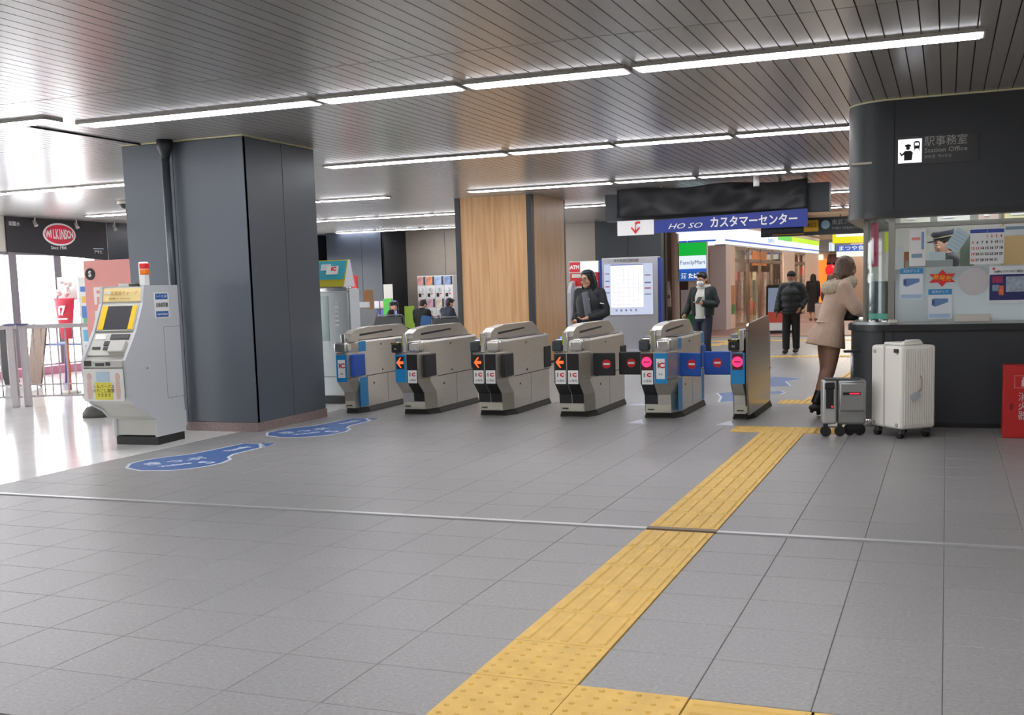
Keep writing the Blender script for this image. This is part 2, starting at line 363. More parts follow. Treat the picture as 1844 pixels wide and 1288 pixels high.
for i in range(3):
    w = struct('window_%d' % (i+1), 'tall bright window pane in grey frame', None, (-17.62, wy[i+1], .12)); m = MB()
    m.box((-.06, 0, 0), (.12, .2, 2.38)); m.box((-.06, .2, 0), (.1, 1.21, .06)); m.box((-.06, .2, 2.32), (.1, 1.21, 2.38)); m.obj('frame', MULL, w)
    B('pane', (0, .2, .06), (.012, 1.21, 2.32), PANE, w)
w = struct('window_4', 'long window beyond the view', None, (-17.62, -2.9, .12)); m = MB(); m.box((-.06, 0, 0), (.1, 18.83, .06)); m.box((-.06, 0, 2.32), (.1, 18.83, 2.38))
for k in range(16): m.box((-.05, 1.21*k, .06), (.1, 1.21*k+.2, 2.32))
m.obj('frame', MULL, w); B('pane', (0, 0, .06), (.012, 18.83, 2.32), PANE, w)
B('panel', (-17.75, 21.2, 2.5), (-17.51, 29.8, 3.2), DKW, wl); B('panel', (-17.75, 28.4, 0), (-17.51, 29.8, 2.5), DKW, wl)
w = struct('window_5', 'unseen rear window added to brighten the rear hall', None, (-17.62, 21.2, .12)); m = MB(); m.box((-.06, 0, 0), (.1, 7.2, .06)); m.box((-.06, 0, 2.32), (.1, 7.2, 2.38))  # hidden opening added to brighten the rear and reflect in the dark pillar
for k in range(6): m.box((-.05, 1.2*k, .06), (.1, 1.2*k+.2, 2.32))
m.obj('frame', MULL, w); B('pane', (0, 0, .06), (.012, 7.2, 2.32), PANE, w)
struct('baseboard_left', 'skirting ledge under the windows with pink colour bleed painted in', B('baseboard_left', (-17.5, -2, 0), (-17.1, 19.5, .16), mat('ledge_bleed_pink', 'c97f98', .5)))  # pink colour bleed put into the ledge's base colour
# bulkhead and far corridor shell
struct('trim_1', 'bulkhead over the corridor mouth', B('trim_1', (-9.2, 29.8, 3.2), (2.7, 30.0, 4.4), PALE))
struct('ceiling_corridor', 'pale corridor ceiling', B('ceiling_corridor', (-9.2, 29.9, 4.2), (2.7, 62, 4.4), PALE))
struct('wall_far', 'far corridor end wall', B('wall_far', (-9.2, 60, 0), (2.7, 60.2, 4.3), mat('tan_wall', 'b59d8c', .6)))
struct('wall_store', 'side wall left of the shop', B('wall_store', (-9.2, 29.8, 0), (-9.0, 60, 4.3), PALE))
LC = emis('added_corridor_glow', 'fff0dc', 38)  # unseen lamps added to light the corridor and shop front
for k, y in enumerate((33, 38, 43, 48, 53)):
    t = thing('added_corridor_light', 'unseen corridor ceiling light added for brightness, %s past the hall' % O5[k], 'light', (-3.2, y, 4.2)); B('housing', (-.5, -.5, -.07), (.5, .5, -.002), HOUS, t); B('diffuser', (-.45, -.45, -.08), (.45, .45, -.06), LC, t)

# ------------------------------------------------------------------ pillars
GRAN = mat('pink_granite', '8a7876', .4, noise=.35, nscale=70)
p = struct('pillar', 'big charcoal panelled pillar behind the fare machine', B('pillar', (-8.58, 10.21, 0), (-7.05, 11.6, 3.2), INK))
for a, b in ((-8.62, -7.94), (-7.935, -7.02)): B('panel', (a, 10.18, .1), (b, 10.23, 3.185), CHAR, p, .004)
for a, b in ((10.185, 10.92), (10.926, 11.62)): B('panel', (-7.06, a, .1), (-7.02, b, 3.185), CHAR, p, .004)
B('panel', (-8.62, 10.23, .1), (-8.57, 11.62, 3.185), CHAR, p); B('panel', (-8.57, 11.58, .1), (-7.06, 11.62, 3.185), CHAR, p)
B('plinth', (-8.63, 10.17, 0), (-7.01, 11.63, .1), GRAN, p); B('top_trim', (-8.625, 10.17, 3.187), (-7.015, 11.625, 3.2), mat('cream_trim', 'd5cfa8', .5), p)
p = struct('pillar', 'dark glossy pillar against the rear wall', B('pillar', (-16.65, 28.15, 0), (-14.92, 29.6, 3.2), INK))
for a, b in ((-16.7, -15.56), (-15.553, -14.88)): B('panel', (a, 28.1, .08), (b, 28.16, 3.2), DKW, p, .004)
B('panel', (-14.93, 28.1, .08), (-14.88, 29.6, 3.2), mat('black_panel', '202226', .5), p)
WD = wood('oak_veneer', 'cca274', 'b88c5c'); 
p = struct('pillar', 'oak veneered pillar with black corner posts', B('pillar', (-8.68, 19.52, 0), (-7.22, 21.35, 3.2), INK))
B('panel', (-8.64, 19.47, .05), (-7.27, 19.53, 3.2), WD, p); B('panel', (-7.23, 19.6, .05), (-7.18, 21.33, 3.2), WD, p)
for x, y in ((-8.73, 19.45), (-7.28, 19.45), (-7.28, 21.32), (-8.73, 21.32)): B('corner_post', (x, y, 0), (x+.1, y+.1, 3.2), CHAR2, p)
# ------------------------------------------------------------------ ticket gates
LEDO = emis('orange_led', 'ff5a26', 2.2); LEDP = emis('pink_red_led', 'ff2e6a', 2.0); LEDB = emis('blue_led', '5a78ff', 2.5)
PADM = mat('reader_pad', '3c4348', .35); LIME = mat('lime_strip', 'c9c23a', .4); TOPM = mat('gate_top_plate', '4a4a52', .25, .7)
ROLL = mat('satin_chrome', 'd6d4d0', .2, .95)
PLM = mat('gate_plinth', '3d3c39', .55, .3)
def fy(z):
    for (z0, y0), (z1, y1) in (((.165, .168), (.27, .155)), ((.27, .155), (.41, 0)), ((.41, 0), (1, 0))):
        if z0 <= z <= z1: return y0+(y1-y0)*(z-z0)/(z1-z0)
    return .168
def strip(x0, x1, z0, z1, m, name, par, th=.005):
    zs = sorted({z0, z1} | {z for z in (.27, .41) if z0 < z < z1})
    pr = [(fy(z)-th, z) for z in zs]+[(fy(z)+.002, z) for z in zs[::-1]]
    return MB().prism(pr, 'x', x0, x1).obj(name, m, par)
def ic_plate(par, x0, x1, z0, z1, plain=False):
    b = B('sticker', (x0, -.0075, z0), (x1, -.002, z1), WHITE, par); c = (x0+x1)/2; w = x1-x0; h = z1-z0
    txt('I', h*.36, GREYP, b, (c-w*.27, -.008, z0+h*.66), bold=.004, ext=.0004); txt('C', h*.36, RED, b, (c+w*.14, -.008, z0+h*.66), bold=.004, sx=1.2, ext=.0004)
    txt('IC専用' if not plain else '専用', h*(.2 if not plain else .1), INK, b, (c, -.008, z0+h*.22), ext=.0004)
def arrow(par, c, z):
    d = B('display', (c-.05, -.0095, z-.075), (c+.05, -.003, z+.075), BLACK, par, .002)
    MB().prism([(c-.047, z), (c+.0, z+.06), (c+.018, z+.06), (c-.012, z+.016), (c+.045, z+.016), (c+.045, z-.016), (c-.012, z-.016), (c+.018, z-.06), (c, z-.06)], 'y', -.0125, -.0095).obj('arrow_light', LEDO, d)
def noentry(par, c, z):
    d = B('display', (c-.055, -.0095, z-.085), (c+.055, -.003, z+.085), mat('dark_red_display', '5a0f1c', .4), par, .002)
    q = MB().cyl((c, -.0125, z), .056, .003, None, 28, 'y').obj('stop_light', LEDP, d)
    B('stop_bar', (c-.036, -.0145, z-.007), (c+.036, -.012, z+.007), mat('led_bar', '9c1440', .5), d)
def flap(par, x, y, L, m, sgn, ang=0.):
    # padded leaf hinged at x, standing out across the passage (sgn +1 to the right)
    f = MB().box((0, -.016, .0), (L, .016, .26), None, .012).obj('flap', m, par, (x, y, .465), (0, 0, ang if sgn > 0 else math.pi+ang))
    s = -1 if sgn > 0 else 1; cx = L*.62
    MB().cyl((cx, -.0195 if s < 0 else .0165, .135), .052, .003, None, 24, 'y').obj('stop_sign', RED, f)
    B('stop_bar', (cx-.036, -.021 if s < 0 else .0195, .124), (cx+.036, -.0195 if s < 0 else .021, .146), WHITE, f)
def gate(X, label, W, left, right, flaps='', lamp_='', pad='dark', tall=False, blueside=False, led=False):
    g = thing('ticket_gate', label, 'ticket gate', (X, 11.75, 0), 0, 'automatic ticket gates'); N = W < .3
    c = .05 if N else .07
    def plan(f, e=0.): return [(.02-e, f-e), (W-c+e*.5, f-e), (W+e, f+.2-e), (W+e, 1.62), (W-.03+e, 1.67+e), (.03-e, 1.67+e), (-e, 1.62), (-e, f+.05-e)]
    MB().stack([(0, plan(.25, .02)), (.012, plan(.25, .02)), (.07, plan(.2, -.004))]).obj('plinth', PLM, g)
    MB().stack([(.07, plan(.17)), (.16, plan(.168)), (.27, plan(.155)), (.41, plan(.0)), (.452, plan(0))]).obj('lower_body', STEEL, g)
    zt = .9
    MB().stack([(.456, plan(0)), (.745, plan(0)), (.76, plan(.01)), (.875, plan(.02)), (.9, plan(.06, -.012))]).obj('upper_body', STEEL, g)
    B('seam', (W-.002, .4, .449), (W+.0015, 1.66, .458), INK, g); B('seam', (W-.002, .95, .08), (W+.0012, .956, .45), GREYP, g)
    for y, z in ((.8, .83), (.82, .5), (.58, .35)):
        MB().cyl((W, y, z), .013, .006, None, 10, 'x').obj('lock_knob', DARKST, g)
    if tall:
        MB().prism([(.06, .07), (-.03, .42), (-.03, .96), (.0, 1.02), (.05, 1.045), (1.4, 1.09), (1.5, 1.0), (1.5, .07)], 'x', W-.012, W+.01).obj('side_screen', mat('polished_side', '9a9488', .22, 1.), g)
    hx0, hx1 = (.1, W-.012) if N else (.125, .235)
    if not tall:
        MB().prism([(.06, .89), (.04, .93), (.07, .99), (.17, 1.03), (.5, 1.06), (1.45, 1.06), (1.62, .98), (1.72, .9)], 'x', hx0, hx1).obj('hump', STEEL, g)
        MB().prism([(.28, .955), (1.15, .985), (1.15, 1.005), (.28, .98)], 'x', hx1-.01, hx1+.002).obj('slot', BLACK, g)
        B('top_plate', (hx1+.004, .25, .899), (W-.015, 1.5, .908), TOPM, g); 
        if not N: B('top_plate', (.012, .25, .899), (hx0-.004, 1.5, .908), TOPM, g)
        MB().cyl((hx0+.05, .62, 1.058), .02, .012, None, 12).obj('sensor', CHROME, g)
    MB().box((hx0, -.012, .76), (hx0+.06, .1, .99), None, .01).obj('front_rib', CHROME, g)
    if pad == 'dark':
        MB().box((.0, -.035, .765), (.118, .14, .895), None, .025).obj('card_reader', PADM, g)
        B('reader_top', (.01, .14, .9), (.115, .5, .915), mat('reader_glass', '8e9aa8', .15, .3), g)
    elif pad == 'slot':
        m = MB(); m.box((-.005, -.05, .765), (.105, .06, .86), None, .012); m.obj('ticket_slot', BLACK, g)
        m = MB(); m.box((-.005, -.05, .862), (.105, -.03, .885)); m.box((-.005, .05, .862), (.105, .07, .885)); m.box((-.005, -.05, .862), (.01, .07, .885)); m.box((.09, -.05, .862), (.105, .07, .885)); m.obj('slot_rim', mat('olive_rim', '6b5f2a', .35, .4), g)
        txt('IN', .03, WHITE, g, (.05, -.052, .81), ext=.0004); B('guide_plate', (.0, .07, .9), (.1, .6, .93), mat('reader_glass', '8e9aa8', .15, .3), g)
    if lamp_ or pad == 'slot': B('guide_strip', (hx0-.004, -.014, .84), (hx0+.002, .14, .985), LIME, g)
    if led: MB().cyl((hx0-.04, .12, .895), .028, .03, None, 16).obj('blue_lamp', LEDB, g)
    if not N: MB().box((hx0+.068, -.025, .765), (W-.025, .13, .895), None, .03).obj('chrome_roll', ROLL, g)
    elif not tall: MB().box((.0, -.025, .765), (W-.03, .13, .895), None, .03).obj('chrome_roll', ROLL, g)
    cols = [(.018, .162, left)]+([(.17, .308, right)] if not N else [])
    for i, (a, b, k) in enumerate(cols):
        if k == 'black':
            strip(a, b, .165, .74, BLACK if i else mat('charcoal_front', '26282a', .4), 'front_panel', g); ic_plate(g, a+.012, b-.008, .4, .553)
        elif k == 'blue': strip(a, b, .41, .74, BLUE, 'front_panel', g)
        elif k == 'blueic': strip(a, b, .41, .74, BLUE, 'front_panel', g); ic_plate(g, a+.022, b-.022, .46, .68, True)
        if k == 'black' and i == 0: B('divider', (b+.001, -.006, .165+.25), (b+.007, 0, .74), STEEL, g)
    sx0, sx1 = cols[0][:2]
    if lamp_ == 'go': arrow(g, (sx0+sx1)/2-.004, .645)
    elif lamp_ == 'stop': noentry(g, (sx0+sx1)/2-.004, .645)
    strip(.03, .16 if N else .3, .085, .155, mat('ivory_kick', 'b9b6a6', .45), 'kick_plate', g, .004)
    B('maker_plate', (.05, .155, .1), (.12, .166, .112), INK, g)
    fm = FLAPB if left == 'blue' and N or left == 'blueic' else FLAPK
    for f in flaps.split():
        if f == 'R': flap(g, W-.01, .33, .26, FLAPK if not blueside else FLAPB, 1, R(6) if not blueside else R(-14))
        if f == 'L': flap(g, .02, .5, .39, FLAPB if blueside and N else FLAPK, -1)
        if f == 'r':
            MB().box((W-.03, .06, .465), (W+.012, .36, .735), None, .01).obj('flap', FLAPB if blueside else FLAPK, g)
    if not tall: MB().box((W-.02, 1.44, .47), (W+.012, 1.69, .74), None, .01).obj('rear_flap', FLAPB if blueside else FLAPK, g)
    if blueside and not tall:
        B('blue_patch', (W-.001, .22, .765), (W+.002, .4, .89), BLUE, g); B('blue_patch', (W-.001, .22, .08), (W+.002, .42, .445), BLUE, g)
        B('blue_patch', (W-.001, 1.48, .765), (W+.002, 1.64, .89), BLUE, g); B('blue_patch', (W-.001, 1.48, .08), (W+.002, 1.62, .445), BLUE, g)
    return g
gate(-6.94, 'narrow ticket gate half hidden by the charcoal pillar, blue retracted flap', .21, 'blueic', None, 'r', '', None, blueside=True)
gate(-6.134, 'ticket gate with orange arrow on blue panel and one black column', .38, 'blue', 'black', 'r', 'go', 'slot')
gate(-5.129, 'all black fronted ticket gate with orange arrow and no open flaps', .38, 'black', 'black', 'r', 'go', 'dark', led=True)
gate(-4.127, 'ticket gate with orange arrow and a black flap closed across', .38, 'black', 'black', 'R', 'go', 'dark', led=True)
gate(-3.125, 'ticket gate with pink stop light, black flap one side and blue other', .38, 'black', 'blueic', 'L R', 'stop', 'dark', blueside=True)
gate(-2.14, 'narrow end ticket gate with pink stop light and tall steel side', .19, 'blue', None, 'L', 'stop', 'slot', tall=True, blueside=True)

# ------------------------------------------------------------------ beside the charcoal pillar
t = thing('downpipe', 'dark drain pipe with white elbow on the charcoal pillar front', 'pipe', (-7.95, 10.08, 0))
MB().tube([(0, 0, .2, .042), (0, 0, 3.0, .042)], 14).obj('pipe', mat('pipe_grey', '343a40', .35), t)
MB().tube([(0, 0, 3.0, .045), (0, 0, 3.06, .06), (0, 0, 3.12, .088), (0, 0, 3.2, .09)], 14).obj('funnel', mat('pipe_black', '1d2023', .5), t)
MB().tube([(0, 0, .24, .05), (0, 0, .1, .05), (0, -.03, .06, .05), (0, -.1, .052, .05)], 14, sub=3).obj('elbow', WHITE, t)
tag(MB().tube([(-8.08, 10.16, 3.2, .012), (-8.08, 10.16, .9, .012)], 8).obj('conduit', mat('conduit_grey', 'a9adb2', .4)), 'thin pale conduit running down beside the drain pipe', 'pipe')
bpy.data.objects['conduit'].location = (.02, -.0, 0)

BODY = mat('machine_grey', 'c2c5c8', .45); BODY2 = mat('machine_grey_front', 'c4c4bd', .45); DK = mat('machine_dark', '3a3b3d', .4)
t = thing('fare_machine', 'grey fare adjustment machine with yellow framed screen and red lamp', 'ticket machine', (-7.74, 9.08, 0), R(4)); w = .26
prof = [(.48, .1), (.0, .1), (0, .26), (-.12, .31), (-.2, .4), (-.35, .46), (-.42, .53), (-.43, .86), (-.4, .92), (-.23, 1.17), (-.1, 1.44), (-.06, 1.61), (.48, 1.62)]
MB().prism(prof, 'x', -w+.03, w-.03).obj('body', BODY2, t)
big = [(.49, .085), (-.01, .085), (-.01, .27), (-.11, .3), (-.19, .37), (-.34, .44), (-.44, .53), (-.455, .9), (-.25, 1.18), (-.115, 1.45), (-.08, 1.625), (.49, 1.625)]
for a, b in ((-w, -w+.03), (w-.03, w)): MB().prism(big, 'x', a, b).obj('side_panel', BODY, t)
B('base', (-w+.01, .0, 0), (w-.01, .47, .085), BLACK, t)
q = MB().prism([(-.1, 1.47), (-.075, 1.6), (-.06, 1.6), (-.08, 1.47)], 'x', -w+.035, w-.035).obj('sign_panel', mat('pale_yellow_sign', 'f3dc9a', .4), t)
txt('定期券チャージ', .045, mat('brown_print', 'b08a4a', .5), q, (.03, -.095, 1.55), ext=.0006, rot=(R(80), 0, 0)); txt('精算機 Fare Adjustment', .025, mat('brown_print', 'b08a4a', .5), q, (-.02, -.103, 1.5), ext=.0006, rot=(R(80), 0, 0)); B('badge', (-.2, -.09, 1.545), (-.14, -.076, 1.575), WHITE, q)
sl = R(64)  # slope of the display face
T = Matrix.Translation((0, -.17, 1.305)) @ Matrix.Rotation(R(90)-R(26.5), 4, 'X')
d = MB(); d.box((-.22, -.145, -.004), (.22, .145, .012), None, .005, T); d.obj('display_frame', BODY2, t)
MB().box((-.205, -.13, .01), (-.14, .13, .018), None, 0, T).obj('yellow_bar', YEL, t); MB().box((.15, -.13, .01), (.205, .13, .018), None, 0, T).obj('yellow_bar', YEL, t)
MB().box((-.138, -.128, .008), (.148, .128, .016), None, .002, T).obj('screen', mat('dark_screen', '4a4b50', .2), t)
T2 = Matrix.Translation((0, -.315, 1.05)) @ Matrix.Rotation(R(56), 4, 'X')
m = MB(); m.box((-.225, -.13, .0), (.225, .125, .01), None, 0, T2); m.obj('control_panel', BODY2, t)
MB().box((-.02, .05, .008), (.2, .11, .02), None, .004, T2).obj('coin_tray', DK, t); MB().box((-.2, .05, .008), (-.07, .11, .016), None, .003, T2).obj('card_plate', WHITE, t)
MB().box((.02, -.11, .0), (.2, .02, .05), None, .01, T2).obj('note_box', BODY2, t)
for a in ((-.19, -.06, -.1, -.035), (-.07, -.02, -.0, .03), (-.06, -.07, 0, -.035)): MB().box((a[0], a[1], .008), (a[2], a[3], .02), None, .003, T2).obj('slot', DK, t)
m = MB(); m.box((-.23, -.465, .83), (.23, -.43, .9), None, .006); m.obj('outlet_shelf', BODY2, t); B('outlet', (-.21, -.47, .845), (-.13, -.462, .9), BLACK, t); B('outlet', (-.08, -.47, .845), (.02, -.462, .875), DK, t); B('outlet', (.04, -.47, .85), (.09, -.462, .885), DK, t)
p = B('notice', (-.235, -.468, .5), (.225, -.448, .82), WHITE, t)
B('notice_header', (-.08, -.47, .69), (.075, -.467, .79), mat('pale_blue_print', 'b9cfdc', .5), p); B('notice_patch', (-.1, -.47, .515), (.1, -.467, .685), mat('yellow_patch', 'e6dc4a', .5), p)
txt('シルバーパス\nのりこし精算\nできます', .042, mat('olive_print', '5a5526', .5), p, (0, -.471, .6), ext=.0004)
for sx in (-.165, .165):
    m = MB(); m.ell((sx, -.468, .74), .03, .002, .04); m.prism([(sx-.02, .7), (sx+.02, .7), (sx+.03, .6), (sx+.02, .52), (sx-.02, .52), (sx-.03, .6)], 'y', -.4695, -.467); m.obj('notice_shape', mat('pale_pink_print', 'dcb9ae', .5), p)
pl = B('side_label', (w, .07, 1.29), (w+.003, .32, 1.55), WHITE, t)
BP = mat('blue_print', '2f64a8', .5)
B('label_band', (w+.003, .09, 1.48), (w+.004, .3, 1.54), BP, pl); B('label_band', (w+.003, .09, 1.3), (w+.004, .3, 1.36), BP, pl)
txt('自動精算機', .052, INK, pl, (w+.0045, .195, 1.42), 'x', w=.2, ext=.0004); txt('チャージ・のりこし精算', .03, WHITE, pl, (w+.0045, .195, 1.51), 'x', w=.18, ext=.0004); txt('Charge & Fare Adjustment', .03, WHITE, pl, (w+.0045, .195, 1.33), 'x', w=.18, ext=.0004)
m = MB()
for a in ((w, .2, .46, w+.0015, .204, 1.2), (w, .2, 1.196, w+.0015, .49, 1.2), (w, .2, .46, w+.0015, .49, .464)): m.box(a[:3], a[3:])
m.obj('door_seam', GREYP, t); MB().cyl((w, -.12, .8), .012, .01, None, 10, 'x').obj('lock', CHROME, t)
B('top_bracket', (-.1, .0, 1.62), (.1, .1, 1.65), BODY2, t); B('camera_box', (.06, -.05, 1.62), (.14, .02, 1.645), DK, t)
l = MB().box((.17, -.03, 1.62), (.25, .04, 1.86), None, .012).obj('signal_pole', WHITE, t)
B('red_lens', (.185, -.034, 1.79), (.254, .044, 1.845), mat('red_lens', 'e0202a', .3), l, .008); B('orange_lens', (.185, -.034, 1.73), (.254, .044, 1.788), mat('orange_lens', 'f07a1a', .3), l, .008)

# ------------------------------------------------------------------ window side corner
t = thing('poster_stand', 'salmon pink poster board on white pole with dark weighted base', 'sign', (-10.15, 11.22, 0))
MB().tube([(0, 0, 0, .2), (0, 0, .05, .2), (0, 0, .12, .15), (0, 0, .16, .05)], 20).obj('weight', mat('weight_grey', '55534f', .6), t); MB().cyl((0, 0, .15), .028, .6, None, 14).obj('pole', WHITE, t)
p = B('board', (-.13, .06, .74), (.66, .09, 1.99), mat('salmon_poster', 'e79a92', .5), t)
txt('FI\n10', .3, mat('cream_print', 'eee0dc', .5), p, (.1, .058, 1.38), bold=.008); MB().cyl((-.03, .052, 1.82), .075, .01, None, 24, 'y').obj('emblem', INK, p); txt('S', .1, WHITE, p, (-.03, .05, 1.82), bold=.004)
FEN = mat('fence_metal', 'c9c2c4', .4, .3)
def fence(x, y, rz, L, label, post_at, n):
    t = thing('railing', label, 'fence', (x, y, 0), rz)
    MB().box((0, -.03, 0), (.1, .03, 1.16), None, .008).obj('post', FEN, t, (post_at, 0, 0)); B('post_cap', (post_at-.02, -.045, 1.16), (post_at+.12, .045, 1.19), mat('cap_blue', '7d7fa8', .4, .5), t)
    MB().box((0, -.025, 1.11), (L, .025, 1.17), None, .01).obj('top_rail', FEN, t); B('bottom_rail', (0, -.015, .13), (L, .015, .16), FEN, t); B('middle_rail', (0, -.01, .3), (L, .01, .32), FEN, t)
    me = None
    for k in range(n):
        xx = L*(k+.7)/n
        if me is None: o = MB().cyl((0, 0, .16), .011, .95, None, 8).obj('bar', FEN, t, (xx, 0, 0)); me = o.data
        else: link('bar', me, t, (xx, 0, 0))
fence(-12.3, 12.14, R(20), 2.4, 'grey metal railing running behind the fare machine', 0, 21)
fence(-13.58, 11.6, R(20), 1.38, 'grey metal railing section at the left frame edge', 1.24, 12)
t = thing('cup_sign', 'red tapered cup shaped sign on orange stick before the windows', 'sign', (-13.2, 14, 0))
MB().tube([(0, 0, 0, .16), (0, 0, .03, .16), (0, 0, .05, .03)], 18).obj('base', PALE, t); MB().cyl((0, 0, .04), .022, .92, None, 12).obj('stick', mat('orange_stick', 'c9735a', .5), t)
c = MB().tube([(0, 0, .88, .1, .05), (0, 0, 1.5, .2, .07), (0, 0, 1.53, .21, .075)], 28).obj('cup', mat('cup_red', 'e23550', .45), t); txt('i7', .2, WHITE, c, (.01, -.085, 1.33), bold=.01); B('print_line', (-.1, -.08, 1.19), (.1, -.06, 1.215), WHITE, c)
m = MB()
for k in range(14): m.ell((random.uniform(-.14, .14), random.uniform(-.03, .03), 1.53+random.uniform(0, .28)), .035, .03, .035, None, 8)
tag(m.obj('popcorn', mat('popcorn', 'e9d6d2', .6), t), 'pale popcorn shapes', kind='stuff'); MB().box((-.2, .08, 1.5), (.2, .095, 1.87), None, .01).obj('back_card', WHITE, t)
t = thing('banner_flag', 'tall narrow white banner with blue and green print', 'banner', (-12.33, 13.5, 0))
MB().tube([(0, 0, 0, .14), (0, 0, .06, .13), (0, 0, .07, .02)], 16).obj('base', PALE, t); MB().cyl((-.09, 0, .0), .012, 1.88, None, 8).obj('pole', WHITE, t)
p = B('cloth', (-.08, -.006, .35), (.1, .006, 1.84), WHITE, t)
for k, (cc, z0, z1) in enumerate((('3d78c8', 1.62, 1.7), ('e8b93c', 1.45, 1.55), ('3d78c8', 1.22, 1.4), ('58b878', 1.08, 1.22), ('5ab4dc', .86, 1.04), ('3d78c8', .5, .8))): B('print_block', (-.06+.02*(k % 2), -.009, z0), (.08-.02*(k % 3), -.005, z1), mat('flag_'+cc, cc, .5), p)
t = thing('folded_board', 'pair of dark folded boards leaning behind the railing', 'board', (-15.2, 15, 0))
for a, x, mm in ((R(-14), -.25, INK), (R(12), .25, mat('bronze_board', '7d6a5c', .45, .4))): MB().box((-.16, -.02, 0), (.16, .02, 1.06), None, .006).obj('panel', mm, t, (x, 0, .04), (0, a, 0))
t = thing('table_frame', 'purple tubular table frame standing behind the railing', 'table', (-14.6, 15.4, 0)); PU = mat('purple_tube', '6a56a0', .4)
for x in (-.3, .9):
    for y in (-.3, .3): MB().tube([(x, y, 0, .02), (x*.9+.03, y, .72, .02)], 8).obj('leg', PU, t)
MB().box((-.36, -.36, .72), (.96, .36, .75), None, .01).obj('top', mat('table_top_blue', '5b6fb0', .4), t)
p = thing('logo_banner', 'black banner with red oval logo above the windows', 'sign', (-17.49, 17.1, 0))
q = MB().prism([(0, 2.5), (2.85, 2.36), (2.85, 3.19), (0, 3.19)], 'x', 0, .025).obj('banner_panel', mat('banner_black', '28252b', .5), p)
f = lambda a, b: [(1.42+a*math.cos(k*math.pi/24), 2.88+b*math.sin(k*math.pi/24)) for k in range(48)]
o = MB().prism(f(.46, .235), 'x', .025, .04).obj('oval_border', WHITE, p); MB().prism(f(.42, .2), 'x', .04, .046).obj('oval', mat('logo_red', 'd32345', .4), o)
for i, ch in enumerate('WILKINSON'):
    u = (i-4)/4; hgt = .3*(1-.35*u*u); c_ = txt(ch, hgt, WHITE, o, (.047, 1.42+u*.335, 2.875), 'x', bold=.006, sx=.085/(hgt*.62))
txt('Since 1904', .1, WHITE, p, (.027, 1.38, 2.6), 'x'); txt('炭酸水', .1, WHITE, p, (.027, .22, 3.05), 'x'); txt('アサヒ', .09, WHITE, p, (.027, 2.55, 2.53), 'x'); B('line', (.025, 2.4, 2.6), (.028, 2.72, 2.615), mat('pale_blue_print', 'b9cfdc', .5), p)
for k in range(3):
    t = thing('spotlight', 'small hanging spotlight, %s along the black logo banner' % O5[k], 'light', (-17.1, 17.5+1.15*k, 3.2), group='banner spotlights')
    MB().tube([(0, 0, 0, .012), (0, 0, -.1, .012)], 8).obj('stem', STEEL, t); MB().tube([(-.03, 0, -.09, .03), (.03, 0, -.2, .04)], 12).obj('head', mat('spot_grey', '8f8b86', .4), t)
t = thing('dome_camera', 'dark dome camera under the ceiling beside the pillar edge', 'camera', (-13.4, 15.8, 3.2)); MB().cyl((0, 0, -.06), .12, .06, None, 18).obj('collar', PALE, t); MB().ell((0, 0, -.06), .1, .1, .09).obj('dome', BLACK, t)
# ------------------------------------------------------------------ behind the gates, left
SILV = mat('silver_cabinet', 'a9b0b0', .32, .55); SILV2 = mat('pale_cabinet', 'c3c8cc', .4)
t = thing('vending_machine', 'tall silver machine with turquoise slanted sign beside the first gate', 'vending machine', (-8.16, 13.0, 0))
MB().box((0, 0, .1), (.72, .3, 1.55), None, .015).obj('cabinet', SILV, t); B('side_panel', (.715, .03, .1), (.735, .29, 1.54), SILV2, t); B('base', (.02, .02, 0), (.7, .29, .1), BLACK, t)
MB().box((0, -.02, 1.5), (.73, .1, 1.57), None, .015).obj('top_edge', CHROME, t)
q = MB().prism([(-.01, 1.57), (.13, 1.93), (.18, 1.93), (.29, 1.57)], 'x', 0, .68).obj('sign_box', SILV2, t)
T = Matrix.Translation((.34, .06, 1.75)) @ Matrix.Rotation(R(69), 4, 'X')
MB().box((-.34, -.19, .0), (.34, .19, .012), None, 0, T).obj('sign_face', mat('olive_yellow', 'b9ae2c', .5), t)
MB().box((-.325, -.09, .012), (.325, .175, .016), None, 0, T).obj('sign_print', mat('turquoise', '38a3b5', .5), t); MB().box((.04, -.02, .016), (.22, .1, .02), None, .004, T).obj('card_print', WHITE, t); MB().box((-.05, .04, .016), (.1, .13, .019), None, .004, T).obj('card_print', mat('pale_print', 'd7dde0', .5), t)
txt('IC', .08, RED, t, (.5, .045, 1.81), rot=(R(69), 0, 0), bold=.004)
for k in range(6): B('vent_slot', (.52, -.004, 1.05+.06*k), (.58, .0, 1.075+.06*k), WHITE, t)
B('screen_glass', (.1, -.004, .85), (.42, .0, 1.45), mat('grey_green_glass', '9fb0ac', .12, .3), t); B('seam', (.02, -.003, .36), (.7, .0, .37), GREYP, t)
t = thing('console', 'slanted grey screen panel on a post behind the first gate', 'console', (-8.32, 15.0, 0))
B('post', (-.04, 0, 0), (.04, .08, 1.0), DARKST, t); MB().tube([(0, .04, 0, .18), (0, .04, .03, .18)], 18).obj('foot', DARKST, t)
MB().box((-.17, -.02, 0), (.17, .01, .28), None, .006, Matrix.Rotation(R(-22), 4, 'X') @ Matrix.Rotation(R(9), 4, 'Y')).obj('screen', mat('console_grey', '6f7275', .35), t, (.0, .0, .97)); MB().box((-.1, .02, .25), (.1, .06, .34), None, .01).obj('hood', SILV2, t, (-.04, .06, 1.0))
tag(B('red_sign', (-12.46, 22, .0), (-12.34, 22.05, 1.86), RED), 'narrow red upright sign behind the silver machine', 'sign')
tag(B('brown_board', (-12.36, 22.3, .0), (-12.12, 22.34, 1.53), mat('tan_board', '8f6a45', .6)), 'plain tan board standing left of the waiting seats', 'board')
